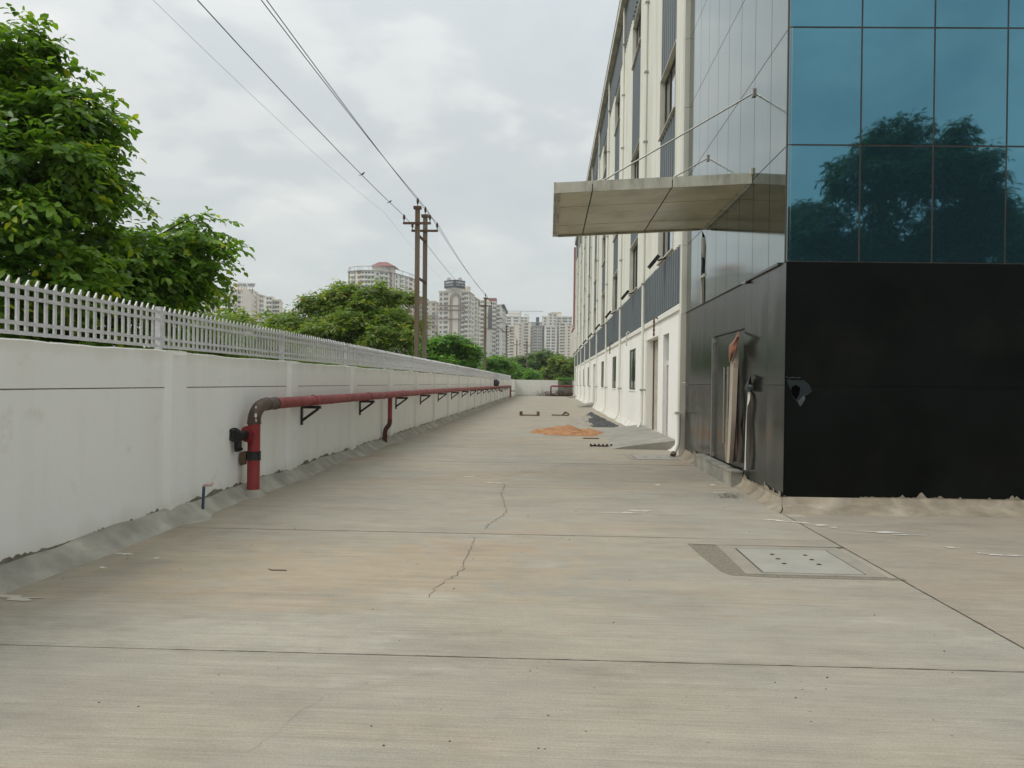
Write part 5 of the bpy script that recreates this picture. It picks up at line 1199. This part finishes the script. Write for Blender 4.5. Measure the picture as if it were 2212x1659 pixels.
# 5. next tower
D = 560.
t = thing('apartment_tower', 'grey beige tower with dark arched stair strip behind the rusty pole', 'apartment block', tloc(1060, D))
block(t, (1037, D+2), (1052, D), 648, M['tw'], cols=((.35, 'balc', 3), (.8, 'win', 1.5)), ybot=810, bands=(686, 694, 710))
block(t, (1052.2, D-2), (1071, D-2), 651, M['tw3'], cols=((.84, 'balc', 2.6),), ybot=810, bands=(686, 711))
block(t, (1071.2, D), (1085, D), 657, M['tw3'], cols=((.35, 'balc', 2.6),), ybot=810, bands=(688, 696, 711))
block(t, (1085.2, D+1), (1094, D+40), 666, M['tw'], cols=((.2, 'balc', 5), (.5, 'balc', 5), (.8, 'balc', 5)), ybot=810)
block(t, (1050, D+4), (1072, D+4), 643.5, M['troof'], depth=8, parapet=False, name='red_roof')
a = atY(1054.7, 662, D-2.2); b = atY(1062.8, 711.5, D-2.2); rad = (b.x-a.x)/2
MB().poly([(a.x, D-2.3, b.z), (b.x, D-2.3, b.z), (b.x, D-2.3, a.z-rad)]+[((a.x+b.x)/2+rad*math.cos(u), D-2.3, a.z-rad+rad*math.sin(u)) for u in np.linspace(.2, math.pi-.2, 7)]+[(a.x, D-2.3, a.z-rad)], (0, .25, 0)).build('stair_strip', mat('slate_strip', (.12, .12, .135), .7, .1, .2), t)
for k in range(7): c_ = atY(1092+k*0-5+k*1.2, 664+k*2.4, D+6*k); MB().tube([c_, c_+Vector((0, 0, 2.2))], 1.1, 8).build('roof_tank', M['black'], t)
# 6. far right group
D = 800.
t = thing('apartment_tower', 'pale far tower with terrace top left of the construction crane hook', 'apartment block', tloc(1115, D+40))
block(t, (1093, D+40), (1124, D+40), 682, M['tw3'], cols=((.2, 'win', 4.5), (.7, 'win', 5)), ybot=810); block(t, (1098, D+45), (1122, D+45), 675, M['tw'], depth=10, name='roof_house')
block(t, (1124.2, D+42), (1143, D+42), 684, M['tw3'], cols=((.4, 'balc', 8),), ybot=810); block(t, (1132, D+45), (1141, D+45), 678, M['tw3'], depth=8, name='roof_house')
t = thing('apartment_tower', 'cream yellow far tower between the rusty pole and the white grid block', 'apartment block', tloc(1122, D))
block(t, (1099.5, D), (1112, D), 703, M['tw2'], cols=((.3, 'win', 2), (.65, 'win', 2)), ybot=815)
block(t, (1112.2, D-3), (1127, D-3), 698, M['tw2'], cols=((.80, 'win', 1.6),), ybot=815)
block(t, (1127.2, D-1), (1146, D-1), 695, M['tw2'], cols=((.42, 'win', 2.2), (.62, 'win', 2.2)), ybot=815)
t = thing('apartment_tower', 'white and grey grid patterned far block with a dark roof tank', 'apartment block', tloc(1160, D+10))
block(t, (1146.2, D+12), (1151, D+12), 704, M['tg'], cols=((.5, 'win', 1.8),), ybot=815)
block(t, (1151.2, D+8), (1171, D+8), 703, M['tg'], cols=((.24, 'grid', 3.8), (.76, 'grid', 3.8)), ybot=815)
block(t, (1147, D+14), (1171, D+14), 695.5, M['tg'], cols=(), depth=9, name='roof_house'); block(t, (1158, D+14), (1164.7, D+14), 685, M['signb'], depth=5, parapet=False, name='roof_tank')
block(t, (1171.2, D+12), (1176, D+12), 703, M['twin'], cols=(), parapet=False)
t = thing('apartment_tower', 'white grid patterned far block right of the dark roof tank', 'apartment block', tloc(1190, D+10))
block(t, (1176.2, D+8), (1203, D+8), 704, M['tw3'], cols=((.32, 'grid', 3.8), (.72, 'grid', 3.6)), ybot=815)
block(t, (1203.2, D+12), (1208, D+12), 704, M['tg'], cols=((.5, 'win', 2),), ybot=815)
t = thing('apartment_tower', 'tallest far stepped tower rising behind the grid blocks', 'apartment block', tloc(1195, D+50))
block(t, (1171, D+50), (1184, D+50), 683, M['tw'], cols=((.5, 'win', 2),), ybot=705); block(t, (1184.2, D+46), (1202, D+46), 676, M['tw'], cols=((.3, 'win', 2), (.8, 'win', 2)), ybot=705)
block(t, (1191, D+52), (1213, D+52), 673.5, M['tw2'], depth=9, name='roof_house'); block(t, (1202.2, D+48), (1214, D+48), 683, M['tw3'], cols=((.5, 'win', 4),), ybot=705)
block(t, (1214.2, D+50), (1236, D+50), 683, M['tw3'], cols=((.3, 'win', 5), (.8, 'win', 3)), ybot=705)
t = thing('apartment_tower', 'cream far tower right next to the warehouse end', 'apartment block', tloc(1225, D))
block(t, (1208.2, D), (1224, D), 696, M['tw2'], cols=((.28, 'win', 2.4), (.62, 'win', 2.2)), ybot=815); block(t, (1224.2, D-2), (1243, D-2), 702, M['tw2'], cols=((.25, 'win', 1.8),), ybot=815)
block(t, (1243.2, D), (1262, D), 704, M['tw2'], cols=((.5, 'win', 2),), ybot=815)
t = thing('tower_crane', 'pale thin construction crane jib above the far towers', 'crane', tloc(1124, 900))
a = atY(1092, 673, 900); b = atY(1172.7, 673, 900); a.z = b.z
j = MB(); j.bar(a+Vector((0,0,.7)), b+Vector((0,0,.4)), .3, .3); j.bar(a-Vector((0,0,.6)), b-Vector((0,0,.2)), .3, .3)
for k in range(24): p = a.lerp(b, k/24); q = a.lerp(b, (k+.5)/24); r2 = a.lerp(b, (k+1)/24); j.bar(p-Vector((0,0,.6)), q+Vector((0,0,.6)), .2, .2); j.bar(q+Vector((0,0,.6)), r2-Vector((0,0,.5)), .2, .2)
M['crane'] = mat('pale_crane_paint', (.5, .5, .48), .7, .05, 1)
j.build('jib', M['crane'], t); q = atY(1124, 676, 900); MB().bar((q.x, 900, 0), (q.x, 900, a.z), 1.4, 1.4).build('mast', M['crane'], t)
# treeline far off
wd = []
for i in range(90):
    px = random.uniform(300, 1350); Y = random.uniform(180, 330); p = atY(px, 828, Y); wd.append((p.x, Y, 3.2+random.random()*2, 6+random.random()*6, 5, 3.2+random.random()*1.5))
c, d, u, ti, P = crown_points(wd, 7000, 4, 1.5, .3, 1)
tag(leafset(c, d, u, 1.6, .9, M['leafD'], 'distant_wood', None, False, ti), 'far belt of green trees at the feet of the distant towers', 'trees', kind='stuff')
